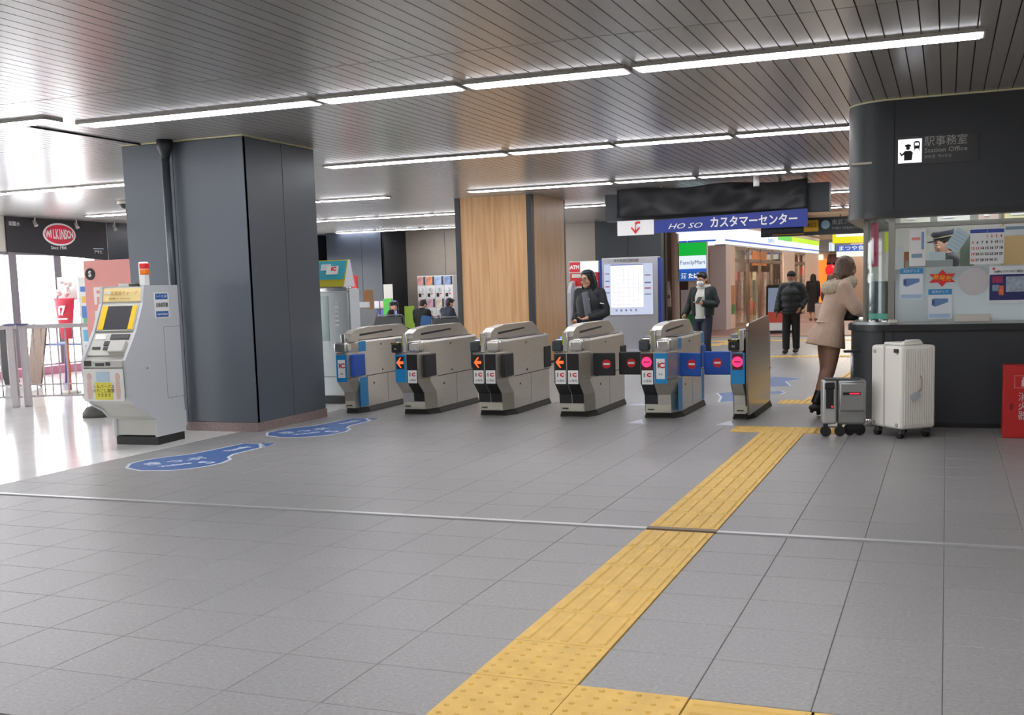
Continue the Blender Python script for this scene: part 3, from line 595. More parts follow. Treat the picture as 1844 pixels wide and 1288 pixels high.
tag(B('green_poster', (-13.5, 25.4, .0), (-13.25, 25.45, 1.3), mat('green_poster', '4fbf45', .5)), 'bright green poster board beside the seated people', 'poster')
SEAT = mat('black_vinyl_seat', '131315', .4)
def chair(x, y, w, label, zt=.88):
    t = thing('waiting_chair', label, 'chair', (x, y, 0), 0, 'black waiting chairs')
    MB().box((0, 0, .42), (w, .5, .5), None, .03).obj('seat', SEAT, t); MB().box((.03, -.05, .5), (w-.03, .02, zt-.03), None, .03).obj('backrest', SEAT, t)
    MB().tube([(0, -.02, 0, .017), (0, -.02, zt-.06, .017), (.06, -.02, zt, .017), (w-.06, -.02, zt, .017), (w, -.02, zt-.06, .017), (w, -.02, 0, .017)], 8).obj('frame', mat('chair_frame', '5d6062', .3, .8), t)
    for xx in (0, w): MB().cyl((xx, .47, 0), .017, .43, None, 8).obj('leg', DARKST, t)
chair(-13.35, 24.5, .9, 'black waiting chair seen from behind above the first gate', .9); chair(-11.7, 24.5, .85, 'black waiting chair with chrome frame above the second gate', .83)
t = thing('leaf_banner', 'yellow green floor banner beside the capsule toy machines', 'banner', (-14.2, 28.2, 0)); B('cloth', (-.12, 0, .1), (.18, .02, 1.05), mat('leaf_green', '93b53c', .6), t); B('base', (-.15, -.1, 0), (.2, .12, .1), PALE, t)
t = thing('bench', 'low backless black bench between the two waiting chairs', 'bench', (-12.42, 24.5, 0)); MB().box((0, 0, .42), (.68, .5, .5), None, .03).obj('seat', SEAT, t)
for x in (.05, .6):
    for y in (.05, .42): B('leg', (x, y, 0), (x+.03, y+.03, .43), DARKST, t)
# capsule machines
CM = mat('capsule_white', 'd9d8d8', .4); pal = ['c98a86', 'd9855a', '9db4d8', '7f93b8', 'c9a6b0', 'c79aa6', 'd6c3b0', 'b59ac8']
words = ['first from the left', 'second from the left', 'third from the left', 'fourth from the left']
for r in range(2):
    for c in range(4):
        t = thing('capsule_machine', 'white capsule toy machine, %s in the %s tier' % (words[c], ('upper', 'lower')[r]), 'toy machine', (-14.28+.285*c, 29.0, 1.26-.64*r), group='capsule toy machines')
        MB().box((.004, 0, 0), (.28, .5, .635), None, .008).obj('body', CM, t); i = r*4+c
        B('display_window', (.02, -.012, .37), (.2, .0, .61), mat('capsule_art_%d' % i, pal[i], .4, noise=.4, nscale=14), t); B('price_strip', (.21, -.01, .37), (.265, 0, .61), mat('capsule_dark', '33344a', .5), t)
        k = MB().cyl((.14, -.03, .24), .055, .03, None, 18, 'y').obj('dial', SILV2, t); B('knob', (.13, -.05, .2), (.15, -.03, .28), CHROME, k)
        B('outlet', (.04, -.012, .03), (.12, .0, .13), INK, t); B('coin_slot', (.15, -.01, .1), (.2, 0, .13), RED, t)
t = thing('machine_rack', 'low metal rack carrying the capsule toy machines', 'rack', (-14.28, 29.0, 0))
B('shelf', (0, 0, .57), (1.14, .5, .615), STEEL, t)
for x in (.02, 1.08):
    for y in (.02, .44): B('leg', (x, y, 0), (x+.04, y+.04, .57), STEEL, t)
t = thing('leaflet_rack', 'leaflet rack full of small coloured leaflets against the dark pillar', 'rack', (-15.0, 27.6, 0)); B('back_panel', (0, .1, 0), (.75, .13, 1.2), DARKST, t)
for j in range(4):
    B('shelf', (0, 0, .28+.24*j), (.75, .1, .3+.24*j), DARKST, t)
    for i in range(4):
        cc = random.choice(['5c58a8', 'c23a55', 'd8d6dc', '8a8ccf', 'd8b7c0']); B('leaflet', (.03+.18*i, .04, .3+.24*j), (.18+.18*i, .06, .5+.24*j), mat('leaf_'+cc, cc, .5), t)
tag(B('notice_card', (-14.72, 27.75, 1.2), (-14.44, 27.77, 1.68), mat('notice_cream', 'd9d5cc', .5)), 'tall cream notice card standing on the leaflet rack', 'notice')

# ATM corner
t = thing('cash_machine', 'grey cash machine with red side shield and lit ATM sign', 'cash machine', (-9.5, 28.6, 0))
b = B('sign_box', (-.04, .1, 1.83), (.78, .3, 2.14), WHITE, t); B('sign_red', (-.03, .09, 1.85), (.27, .1, 2.12), emis('sign_red', 'e0203c', .9), b); B('sign_light', (.28, .09, 1.85), (.77, .1, 2.12), emis('sign_white', 'f6f4ff', 1.6), b); txt('ATM', .13, WHITE, b, (.12, .085, 1.98), bold=.006)
B('red_panel', (-.02, .12, .2), (.76, .3, 1.83), RED, t); B('label_strip', (.03, .1, 1.7), (.7, .13, 1.8), mat('pale_strip', 'cfc9b8', .5), t)
MB().prism([(-.35, .05), (-.35, .95), (-.3, 1.3), (-.15, 1.55), (.1, 1.62), (.14, 1.62), (.14, .05)], 'x', .02, .12).obj('side_shield', mat('shield_grey', 'b4b4ba', .45), t); MB().prism([(-.35, .05), (-.35, .95), (-.3, 1.3), (-.15, 1.55), (.1, 1.62), (.14, 1.62), (.14, .05)], 'x', .66, .76).obj('side_shield', mat('shield_grey', 'b4b4ba', .45), t)
MB().prism([(-.3, .0), (-.3, .85), (-.05, 1.0), (.0, 1.45), (.3, 1.5), (.3, 0)], 'x', .12, .66).obj('body', SILV2, t); B('screen', (.2, -.04, 1.08), (.58, -.02, 1.4), mat('atm_screen', '88a8c8', .2), t)
t = thing('leaflet_rack', 'narrow leaflet rack with yellow header beside the oak pillar', 'rack', (-9.75, 28.2, 0)); B('back_panel', (0, .08, 0), (.22, .1, 1.28), INK, t); B('header', (0, .06, 1.2), (.22, .08, 1.3), YEL, t)
for j in range(4): B('leaflet', (.02, .03, .2+.25*j), (.2, .06, .42+.25*j), (WHITE, INK, SILV2, WHITE)[j], t)
t = thing('red_stand', 'rounded red plastic stand in front of the cash machine', 'stand', (-9.33, 27.4, 0)); MB().box((-.1, -.06, .0), (.1, .06, .95), None, .05).obj('body', mat('stand_red', 'c4121c', .4), t); B('top_card', (-.07, -.02, .94), (.07, .0, 1.06), WHITE, t)

# map board
t = thing('map_board', 'tall grey lightbox board with bright area map and blue sides', 'map board', (-7.06, 23.5, 0)); LB_ = emis('map_light', 'f7f8ff', 1.35); PB = emis('map_pale', 'd9e2fb', .95)
MB().box((0, 0, .0), (1.25, .28, 2.07), None, .01).obj('cabinet', mat('board_grey', 'b5b6bb', .45), t); B('blue_side', (1.25, .01, 0), (1.31, .27, 2.04), mat('board_blue', '2a4a9c', .4), t); B('blue_side', (-.06, .01, 0), (0, .27, 2.04), mat('board_blue', '2a4a9c', .4), t)
q = B('lightbox', (.05, -.008, .83), (1.14, .0, 1.93), PB, t); B('map_sheet', (.2, -.012, .99), (.93, -.008, 1.9), LB_, q); B('sheet_header', (.2, -.014, 1.9), (.93, -.008, 1.92), mat('map_blue', '5a63b8', .5), q)
for k in range(9): z = 1.05+.09*k; B('map_line', (.25+.03*(k % 3), -.0135, z), (.85-.05*(k % 4), -.0118, z+.004), mat('map_line', 'c9cce0', .5), q)
for k in range(6): x = .27+.11*k; B('map_line', (x, -.0135, 1.03), (x+.004, -.0118, 1.85), mat('map_line', 'c9cce0', .5), q)
for k, (z, cc) in enumerate(((1.66, 'b9a6c0'), (1.5, '8d90b8'), (1.38, 'd87a94'), (1.25, 'b4bdd8'))): B('legend', (.96, -.012, z), (1.1, -.008, z+.03), mat('leg_'+cc, cc, .5), q); B('legend', (.08, -.012, z+.05), (.17, -.008, z+.08), mat('leg_'+cc, cc, .5), q)
for k in range(5): B('pictogram', (.3+.11*k, -.012, .9), (.34+.11*k, -.008, .95), mat('leg_b4bdd8', 'b4bdd8', .5), q)
txt('幸手駅周辺案内図', .07, GREYP, t, (.55, -.003, 2.0)); B('plinth', (-.1, -.12, 0), (1.35, .32, .06), SILV2, t)
# easel
t = thing('easel_board', 'cream menu board on easel beside the shop entrance', 'board', (-7.5, 31.0, 0)); MB().box((-.1, -.02, .8), (.28, .02, 1.52), None, .01, Matrix.Rotation(R(-4), 4, 'Y')).obj('board', mat('cream_board', 'b8a794', .6), t)
for x in (-.02, .2): MB().tube([(x, -.02, 0, .015), (x, .04, 1.3, .015)], 8).obj('leg', DARKST, t)
MB().tube([(.09, .35, 0, .015), (.09, .05, 1.2, .015)], 8).obj('leg', DARKST, t); B('print', (.02, -.03, 1.05), (.2, -.02, 1.15), mat('board_print', '6f5f56', .6), t)

# hanging signs
t = thing('hanging_sign', 'long black hanging sign box behind the plastic covered banner', 'sign', (-5.8, 19.6, 2.63)); B('box', (0, 0, 0), (3.93, .3, .48), CHAR2, t)
for x in (.4, 3.5): B('hanger', (x, .1, .48), (x+.06, .16, .57), DARKST, t)
t = thing('banner', 'black plastic sheeted banner with blue strip and white lettering', 'banner', (-5.54, 19.5, 2.38))
m = MB(); nx, nz = 48, 16; P = {}
from mathutils import noise as NZ
for i in range(nx+1):
    for j in range(nz+1):
        x = 3.33*i/nx; z = .3+.49*j/nz; P[i, j] = m.bm.verts.new((x, -.03+.055*NZ.noise((x*2.1+z*1.5, z*2.4, 1.7))+.02*NZ.noise((x*4-z*4, z*4, 4)), z+.02*math.sin(x*4)*(j/nz)))
for i in range(nx):
    for j in range(nz): f = m.bm.faces.new((P[i, j], P[i+1, j], P[i+1, j+1], P[i, j+1])); f.smooth = True
bmesh.ops.solidify(m.bm, geom=m.bm.faces[:], thickness=.004)
m.obj('plastic_sheet', mat('black_sheeting', '3a3a3d', .36), t)
b = MB().prism([(.66, .0), (3.33, .0), (3.33, .3), (.66, .22)], 'y', -.03, -.02).obj('blue_strip', mat('navy_strip', '26388c', .45), t)
txt('HO SO', .13, WHITE, b, (1.22, -.032, .1), shear=.35, sx=1.5); txt('カスタマーセンター', .2, WHITE, b, (2.42, -.032, .125), w=1.48, bold=.004)
w_ = B('white_card', (.0, -.036, -.02), (.67, -.025, .24), WHITE, t)
m = MB(); m.tube([(.42, -.04, .2, .02, .004), (.36, -.04, .2, .02, .004), (.335, -.04, .16, .02, .004), (.335, -.04, .05, .02, .004)], 8, None, 3, ref=(0, 0, 1)); m.prism([(.25, .11), (.335, .0), (.42, .11), (.4, .125), (.335, .05), (.27, .125)], 'y', -.043, -.037); m.obj('red_arrow', RED, w_)
for k in range(6): MB().cyl((.25+.56*k, -.02, .78), .008, .04, None, 6).obj('tie', PALE, t)
t = thing('hanging_sign', 'black hanging line sign with yellow exit square right of the banner', 'sign', (-3.12, 20.3, 2.26)); B('box', (0, 0, 0), (2.2, .2, .3), CHAR2, t)
B('yellow_square', (.75, -.006, .06), (1.0, 0, .26), mat('amber_print', 'd0a020', .5), t); txt('出口', .09, INK, t, (.875, -.008, .17)); [B('hanger', (x, .08, .3), (x+.05, .13, .94), DARKST, t) for x in (.3, 1.9)]; B('amber_line', (.2, -.006, .02), (.75, 0, .035), mat('amber_print', 'd0a020', .5), t)
MB().cyl((1.12, -.006, .17), .075, .006, None, 24, 'y').obj('line_mark', mat('line_mark_blue', '8fb6c4', .5), t); txt('東武アーバンパークライン', .1, mat('dim_white', '9a9a96', .5), t, (1.22, -.004, .2), al='LEFT'); txt('TOBU URBAN PARK LINE', .06, mat('dim_white', '9a9a96', .5), t, (1.22, -.004, .1), al='LEFT')
t = thing('ceiling_sensor', 'white cylindrical sensor under the ceiling above the banner', 'sensor', (-2.96, 18.8, 3.2)); MB().cyl((0, 0, -.16), .05, .16, None, 16).obj('body', WHITE, t); MB().cyl((0, 0, -.18), .035, .02, None, 16).obj('lens', INK, t)

# ------------------------------------------------------------------ convenience shop
PINK = mat('pinkish_tile', 'd9c4b8', .45, noise=.05, nscale=5); PINK2 = mat('shop_pillar_tile', 'c6bcc0', .5); ALU = mat('bronze_frame', '9a8678', .3, .5); SG = glass('shop_glass', (.95, .95, .93))
shop = thing('convenience_shop', 'corner convenience shop with glowing white blue fascia and glass doors', 'shop', (-6.36, 34.3, 0), R(-2.5))
GF = emis('fascia_white', 'e4ecff', 1.5); GB = emis('fascia_blue', '2f62c8', 1.0); GG = emis('fascia_green', '3fc53a', 1.2); GL = emis('fascia_lime', 'b9e21c', 1.3)
B('roof', (-8, -1.6, 3.4), (0, 19, 3.6), PALE, shop); B('inner_wall', (-4.2, 0, 0), (-4, 18.6, 3.4), PALE, shop); B('shop_floor', (-4, 0, .004), (-.05, 18.6, .02), WTILE, shop)
# side fascia (along the corridor) in lit panels
for k in range(13):
    y0 = -.05+1.45*k; q = B('fascia_panel', (-.25, y0+.012, 2.62), (.02, y0+1.438, 3.18), GF, shop)
    B('blue_line', (.02, y0, 2.72), (.03, y0+1.45, 2.77), GB, q)
    if k >= 6: B('lime_band', (.021, y0, 2.98), (.032, y0+1.45, 3.18), GG if k < 8 else GL, q)
txt('FamilyMart', .26, emis('sign_letter_blue', '5aa4dc', 1.0), shop, (.035, 7.2, 2.92), 'x')
B('fascia_cap', (-.3, -.1, 3.18), (.05, 18.8, 3.3), PALE, shop); B('fascia_base', (-.3, -.1, 2.57), (.03, 18.8, 2.62), SILV2, shop)
for k in range(2): 
    q = B('fascia_panel', (-1.15+.02, -.1, 2.62), (-.26, .15, 3.18), GF, shop) if k else B('fascia_panel', (-2.4, -.1, 2.62), (-1.16, .15, 3.18), GF, shop)
    B('blue_line', (-2.4+1.25*k, -.11, 2.72), (-1.16+.9*k, -.1, 2.77), GB, q)
MB().prism([(-.45, -.1), (.05, -.1), (.05, .5), (-.45, .5)], 'z', 0, 2.6).obj('corner_pillar', PINK2, shop)
B('wall_panel', (-.1, .5, 0), (.02, 1.3, 2.6), PINK, shop); B('wall_panel', (-.1, 9.8, 0), (.02, 12.3, 2.6), PINK, shop); B('wall_panel', (-.1, 15.0, 0), (.02, 18.7, 2.6), PINK, shop)
B('wall_panel', (-1.15, -.05, 0), (-.45, .1, 2.6), PINK, shop); B('wall_panel', (-2.6, .1, 0), (-1.15, .25, 2.6), mat('dark_tile', '55463f', .5), shop)
for a, b in ((1.3, 3.4), (3.5, 5.4), (5.5, 7.6), (7.7, 9.7), (12.3, 13.6), (13.7, 15.0)):
    d = link('door_leaf', None, shop, (0, a, 0)); L = b-a; m = MB()
    for q in ((0, 0, .09, 2.6), (L-.09, 0, L, 2.6), (0, 0, L, .12), (0, 2.08, L, 2.2), (0, 2.5, L, 2.6)): m.box((-.06, q[0], q[1]), (0, q[2], q[3]))
    bpy.data.objects.remove(d); d = m.obj('door_frame', ALU, shop, (0, a, 0)); B('pane', (-.035, .09, .12), (-.025, L-.09, 2.5), SG, d); B('door_handle', (0, L*.5, .8), (.04, L*.5+.03, 1.5), CHROME, d)
cl = ['b0605a', 'd0b48a', '7f9a84', 'd2c6b4', 'a08878', 'b88084', 'd8d0c4', '8a7c74']
for k in range(16):
    y = 1.4+.52*k
    if y > 9.6: y += 2.6
    B('goods_shelf', (-1.3, y, .02), (-.5, y+.45, 1.5+.3*(k % 2)), mat('goods_%d' % (k % 8), cl[k % 8], .5, noise=.5, nscale=9), shop)
for k in range(5): B('inside_light', (-2.6, 1.5+3*k, 3.3), (-1.2, 2.7+3*k, 3.36), emis('shop_lamp', 'fff6e6', 18), shop)
B('orange_poster', (-.03, 4.2, 2.0), (-.005, 6.6, 2.48), mat('orange_poster', 'c77a3a', .5, noise=.3, nscale=6), shop); B('door_poster', (-.01, .75, .45), (.03, 1.2, 1.35), mat('tan_poster', 'b07a5a', .5), shop); B('poster_green', (.03, .75, .45), (.034, 1.2, .75), mat('poster_green', '2f8a48', .5), shop)
t = thing('red_bag', 'bright red bag hanging on a stand at the shop doors', 'bag', (-5.7, 40.3, 0)); MB().tube([(0, 0, 0, .02), (0, 0, .85, .02)], 8).obj('stand', CHROME, t); MB().tube([(0, 0, .25, .16, .12), (0, 0, .35, .2, .15), (0, 0, .6, .17, .12), (0, 0, .78, .06, .05)], 14, sub=3).obj('bag', RED, t)
# projecting sign
t = thing('shop_sign', 'lit shop sign with green white and blue bands', 'sign', (-7.35, 32.3, 1.52)); B('case', (0, 0, 0), (.83, .2, 1.13), SILV2, t)
for z0, z1, e in ((.74, 1.11, emis('sign_green', '12b43c', 1.1)), (.36, .74, emis('sign_pale', 'dfeaff', 1.25)), (.28, .36, GB), (.02, .27, emis('sign_deep_blue', '2a63b8', .9))): B('band', (.02, -.012, z0), (.81, 0, z1), e, t)
txt('FamilyMart', .17, mat('sign_letter', '3d6a9c', .5), t, (.415, -.014, .54), w=.74); txt('酒 たばこ', .17, emis('sign_letter_white', 'ffffff', 1.2), t, (.415, -.014, .145), w=.66, bold=.004)
B('pole', (.3, .05, -1.52), (.5, .15, 0), PINK, t); 
q = B('poster', (.05, .02, -1.35), (.75, .05, -.25), mat('pale_poster', 'c9c2c6', .5), t); B('poster_green', (.05, .01, -1.35), (.75, .02, -.95), mat('poster_green', '2f8a48', .5), q)
B('frame_post', (-.13, 0, -1.52), (-.02, .15, 1.4), PINK, t)
t = struct('wall_shop', 'brown shop front with bronze frames left of the lit sign', None, (-9, 32.6, 0))
for k, (a, b, mm) in enumerate(((0, .9, PINK), (.9, 1.05, ALU), (1.05, 1.28, mat('rose_brown', '8a6a60', .4)), (1.29, 1.36, ALU), (1.37, 1.5, PINK))): B('panel', (a, 0, 0), (b, .12, 3.3), mm, t)
# corridor things
t = thing('a_board', 'black framed advertising A board behind the walking man', 'sign', (-4.72, 31.5, 0)); MB().box((0, 0, .02), (.88, .04, 1.33), None, .006, Matrix.Rotation(R(-6), 4, 'X')).obj('frame', INK, t)
T = Matrix.Rotation(R(-6), 4, 'X'); MB().box((.06, -.012, .6), (.82, 0, 1.27), None, 0, T).obj('poster_top', mat('a_board_blue', '9fb3d0', .4), t); MB().box((.06, -.012, .3), (.82, 0, .6), None, 0, T).obj('poster_middle', mat('a_board_red', 'd0482f', .4), t); MB().box((.06, -.012, .08), (.82, 0, .3), None, 0, T).obj('poster_bottom', WHITE, t); MB().box((.0, .5, .02), (.88, .54, 1.3), None, .006, Matrix.Rotation(R(6), 4, 'X')).obj('rear_frame', INK, t)
t = thing('yellow_sign', 'glowing yellow sign high in the far corridor', 'sign', (-4.64, 50, 2.96)); B('case', (0, 0, 0), (1.7, .2, .56), SILV2, t); B('face', (.01, -.02, .01), (1.69, 0, .55), emis('lit_yellow', 'e8e010', 1.2), t); B('white_band', (.15, -.03, .28), (1.6, -.02, .48), emis('lit_white', 'fbfbe6', 1.3), t)
t = thing('blue_white_sign', 'glowing blue and white sign below the yellow sign', 'sign', (-4.47, 50, 2.37)); B('case', (0, 0, 0), (1.5, .2, .52), SILV2, t); B('face', (.01, -.02, .01), (1.49, 0, .51), emis('lit_blue', '3a63c0', 1.1), t); B('white_band', (.01, -.03, .01), (1.49, -.02, .24), emis('lit_white', 'fbfbe6', 1.3), t)
txt('まつや食堂', .22, emis('lit_white', 'fbfbe6', 1.3), t, (.75, -.03, .36), w=1.3)
for x in (.1, 1.3): B('pole', (x, .05, -2.37), (x+.06, .12, 0), DARKST, t)
for x in (.3, 1.3): B('hanger', (x, .05, .56), (x+.05, .1, 1.24), DARKST, bpy.data.objects['yellow_sign'])
t = thing('lit_shopfront', 'orange glowing narrow shop front with red lantern awning', 'shop', (-5.75, 54.4, 0)); B('wall', (-.6, .2, 0), (2.2, .3, 4.1), mat('tan_wall', 'b59d8c', .6), t); B('lit_window', (.0, .1, .3), (.45, .2, 2.4), emis('lit_orange', 'ff7a1e', 1.6), t); B('lamp_box', (-.02, -.1, 2.35), (.28, .1, 2.6), emis('lamp_peach', 'ffd8b0', 2.2), t)
B('dark_fascia', (.0, .0, 2.7), (1.5, .2, 3.3), mat('corridor_grey', '6a6a6c', .5), t); B('blue_sign', (.55, -.02, 2.75), (.8, 0, 3.15), emis('sign_pale', 'dfeaff', 1.25), t); MB().prism([(-.6, 2.2), (.2, 2.6), (.2, 2.5), (-.5, 2.1)], 'x', .5, 1.5).obj('awning', mat('awning_maroon', '4a2526', .6), t)
t = thing('lantern', 'round red paper lantern hanging by the orange shop front', 'lantern', (-5.0, 53.2, 1.85)); MB().ell((0, 0, 0), .25, .25, .28).obj('shade', emis('lantern_red', 'ff2430', 1.1), t); MB().cyl((0, 0, .25), .08, .08, None, 12).obj('cap', INK, t); MB().cyl((0, 0, .3), .01, 2.05, None, 6).obj('cord', INK, t)
# ------------------------------------------------------------------ station office booth
def curve_plan(x0, y0, xr, yb, r, n=28, off=0.):
    # left side at x0, front at y0, rounded front-left corner; open outline points front-right -> back-left
    p = [(xr, y0-off)]; cx, cy = x0+r, y0+r
    for k in range(n+1):
        a = -math.pi/2-k*math.pi/2/n; p.append((cx+(r+off)*math.cos(a), cy+(r+off)*math.sin(a)))
    p.append((x0-off, yb)); return p
t = thing('station_office', 'dark rounded station office booth with window and counter', 'booth', (0, 0, 0)); XR, YB = 2.58, 16.5
full = lambda off=0., r=.45, yb=YB: curve_plan(-.95, 11.55, XR, yb, r, 28, off)+[(XR, yb)]
ring = lambda o, th: curve_plan(-.95, 11.55, XR, YB, .45, 28, o)+curve_plan(-.95, 11.55, XR, YB, .45, 28, o-th)[::-1]
MB().prism(ring(0, .07), 'z', 2.1, 3.2).obj('fascia', CHAR2, t); MB().prism(ring(.012, .3), 'z', 2.07, 2.13).obj('fascia_lip', mat('lip_dark', '202326', .4), t); MB().prism(ring(.006, .05), 'z', 3.186, 3.2).obj('top_trim', mat('cream_trim', 'd5cfa8', .5), t)
MB().prism(ring(-.03, .05), 'z', .05, .97).obj('base', CHAR2, t); MB().prism(ring(-.07, .05), 'z', 0, .05).obj('kick', BLACK, t); MB().prism(ring(0, .12), 'z', .96, 1.02).obj('counter_edge', mat('counter_dark', '1c1e20', .35), t)
for x in (-.585, -.49): B('base_seam', (x-.004, 11.572, .05), (x+.004, 11.585, .97), INK, t)
B('fascia_seam', (-.5, 11.545, 2.13), (-.494, 11.552, 3.19), INK, t)
MB().prism(ring(-.04, .36), 'z', 1.02, 1.045).obj('counter_top', SILV, t)
pg = lambda a, b, r_, z0, z1: None
GPOST = mat('post_grey', '8d8c88', .35, .7)
B('window_post', (-.545, 11.63, 1.045), (-.485, 11.7, 2.08), GPOST, t); B('window_post', (-.8, 11.93, 1.045), (-.74, 11.99, 2.08), GPOST, t)
OG = glass('office_glass', (.97, .985, .98))
m = MB(); cx, cy = -.48, 11.95
arc = [(cx+.3*math.cos(a), cy+.3*math.sin(a)) for a in [-math.pi/2-k*math.pi/2/14 for k in range(15)]]; arc2 = [(cx+.293*math.cos(a), cy+.293*math.sin(a)) for a in [-math.pi/2-k*math.pi/2/14 for k in range(15)]]
m.prism(arc+arc2[::-1], 'z', 1.06, 2.07); o = m.obj('curved_glass', glass('curved_glass', (.9, .95, .94)), t)
arc3 = [(cx+.28*math.cos(a), cy+.28*math.sin(a)) for a in [-math.pi/2-k*math.pi/2/14 for k in range(15)]]; arc4 = [(cx+.272*math.cos(a), cy+.272*math.sin(a)) for a in [-math.pi/2-k*math.pi/2/14 for k in range(15)]]
MB().prism(arc3+arc4[::-1], 'z', 1.05, 1.45).obj('dark_screen', mat('screen_dark', '2c3336', .3), t)
MB().prism([(cx+.308*math.cos(a), cy+.308*math.sin(a)) for a in [-1.75-.09*k for k in range(10)]]+[(cx+.3*math.cos(a), cy+.3*math.sin(a)) for a in [-1.75-.09*k for k in range(9, -1, -1)]], 'z', 1.075, 1.13).obj('teal_sticker', mat('teal_sticker', '4fa08c', .5), t)
for a in (-1.85, -2.35): MB().cyl((cx+.29*math.cos(a), cy+.29*math.sin(a), 1.03), .05, .04, None, 16).obj('glass_foot', CHROME, t)
MB().cyl((-.72, 11.66, 0), .09, .09, None, 20).obj('chrome_foot', CHROME, t)
B('window_glass', (-.485, 11.65, 1.045), (XR, 11.658, 2.08), OG, t); B('side_glass', (-.78, 11.99, 1.045), (-.772, 15.5, 2.08), OG, t)
B('window_rail', (-.485, 11.64, 1.97), (XR, 11.67, 1.995), GPOST, t)
def frosted():
    m = mat('frosted_pane', 'd6dee2', .3); nt = m.node_tree; b = nt.nodes['Principled BSDF']; tr = nt.nodes.new('ShaderNodeBsdfTranslucent'); tr.inputs[0].default_value = lin('f2f6f8')
    x = nt.nodes.new('ShaderNodeMixShader'); x.inputs[0].default_value = .6; nt.links.new(b.outputs[0], x.inputs[1]); nt.links.new(tr.outputs[0], x.inputs[2]); nt.links.new(x.outputs[0], nt.nodes['Material Output'].inputs[0]); return m
# frosted lower half of the window, with the round talk-through left clear and a slot
B('frosted_panel', (-.48, 11.66, 1.045), (XR, 11.666, 1.575), frosted(), t)
MB().cyl((.24, 11.638, 1.425), .135, .01, None, 40, 'y').obj('speak_disc', mat('speak_disc', 'c0bcbe', .4), t)
B('tray_box', (.07, 11.56, 1.045), (.39, 11.65, 1.11), mat('ivory_tray', 'c2beb6', .4), t); MB().box((-.54, 11.49, 1.035), (-.44, 11.57, 1.075), None, .015).obj('ivory_clip', mat('ivory_tray', 'c2beb6', .4), t)
# interior
B('rear_wall', (-.9, 14.6, 0), (XR, 14.7, 3.1), mat('office_wall', 'b9b7ac', .6), t)
B('interior_floor', (-.85, 11.7, .0), (XR, 14.6, .29), GREYW, t); B('inner_ceiling', (-.9, 11.6, 2.6), (XR, 14.6, 2.62), PALE, t)
for k in range(2): [B('inner_lamp', (-.4+1.1*k, y, 2.54), (.5+1.1*k, y+.16, 2.6), emis('office_lamp', 'f4f6ff', 15), t) for y in (11.75, 12.9)]
B('upper_shelf', (-.6, 12.0, 1.99), (XR, 12.3, 2.03), mat('shelf_grey', '77766e', .5), t)
OFF = [('file_box', -.45, .3, 'd7d6c6'), ('file_box', -.1, .32, 'dcdcd0'), ('file_box', .28, .2, 'c9b4a6'), ('file_box', .52, .5, 'd9d4a8')]
for i, (n, x, w_, c) in enumerate(OFF):
    q = thing('file_box', ['pale file box at the left end of the office shelf', 'wide cream file box over the capped staff member', 'small pinkish file box on the office shelf', 'long yellowish box at the right of the office shelf'][i], 'box', (x, 12.02, 2.03), group='boxes on the office shelf'); B('box', (0, 0, 0), (w_-.02, .22, .13), mat('box_'+c, c, .5), q); B('label', (.05, -.003, .03), (w_*.5, 0, .1), WHITE, q)
t2 = thing('desk_screen', 'pale monitor back standing on the office desk', 'monitor', (-.2, 12.1, 1.05)); B('panel', (-.2, 0, .08), (.25, .04, .6), mat('monitor_grey', '8c8f8e', .4), t2); B('stand', (-.05, .0, .0), (.1, .1, .08), DARKST, t2)
B('desk', (-.8, 11.7, .98), (XR, 12.3, 1.0), GREYP, t)
B('cupboard', (.14, 14.2, .29), (.3, 14.55, 1.95), mat('olive_cabinet', '4a5a48', .5), t); B('corkboard', (.6, 14.55, 1.3), (1.3, 14.6, 2.2), mat('cork', 'a88a5a', .8), t); B('orange_folder', (-.43, 12.5, 1.02), (-.38, 12.55, 1.75), mat('orange_folder', 'c07a4a', .5), t); B('grey_locker', (.28, 13.6, .29), (.5, 14, 1.95), mat('locker', '7b7c7a', .5), t)
# sheets fixed to the glass: y just outside
def sheet(label, cat, x0, z0, x1, z1, col='dfe2e4', ang=0., y=11.64, name='paper_sheet', grp=None):
    q = thing(name, label, cat, ((x0+x1)/2, y, (z0+z1)/2), group=grp); q.rotation_euler = (0, ang, 0); w, h = (x1-x0)/2, (z1-z0)/2
    B('sheet', (-w, -.001, -h), (w, .001, h), mat('paper_'+col, col, .6), q); return q, w, h
q, w, h = sheet('wall calendar with red and black dates behind the glass', 'calendar', .2, 1.59, .5, 1.94, name='calendar')
B('header', (-w, -.002, h-.055), (w, -.001, h-.02), mat('cal_blue', '3552a8', .5), q); txt('1', .03, WHITE, q, (0, -.0025, h-.038))
n = 1
for r_ in range(5):
    for c_ in range(7):
        if r_ == 0 and c_ < 3: continue
        if n > 31: break
        red = c_ == 0 or r_ == 0 or (r_ == 2 and c_ == 1); txt(str(n), .034, RED if red else INK, q, (-w+.025+.0415*c_, -.0022, h-.088-.056*r_), bold=.0012, ext=.0003); n += 1
def train(q, x, z, s):
    m = MB(); m.prism([(x-s, z-.3*s), (x-s, z+.5*s), (x-.7*s, z+.6*s), (x+s, z+.55*s), (x+s, z+.1*s), (x-.6*s, z-.5*s)], 'y', -.0022, -.001); m.obj('picture', mat('train_blue', '5f7fae', .5), q)
    MB().prism([(x-s*.95, z-.15*s), (x-s*.95, z+.4*s), (x-.66*s, z+.42*s), (x-.62*s, z-.3*s)], 'y', -.003, -.0022).obj('picture', mat('train_dark', '3a4f86', .5), q)
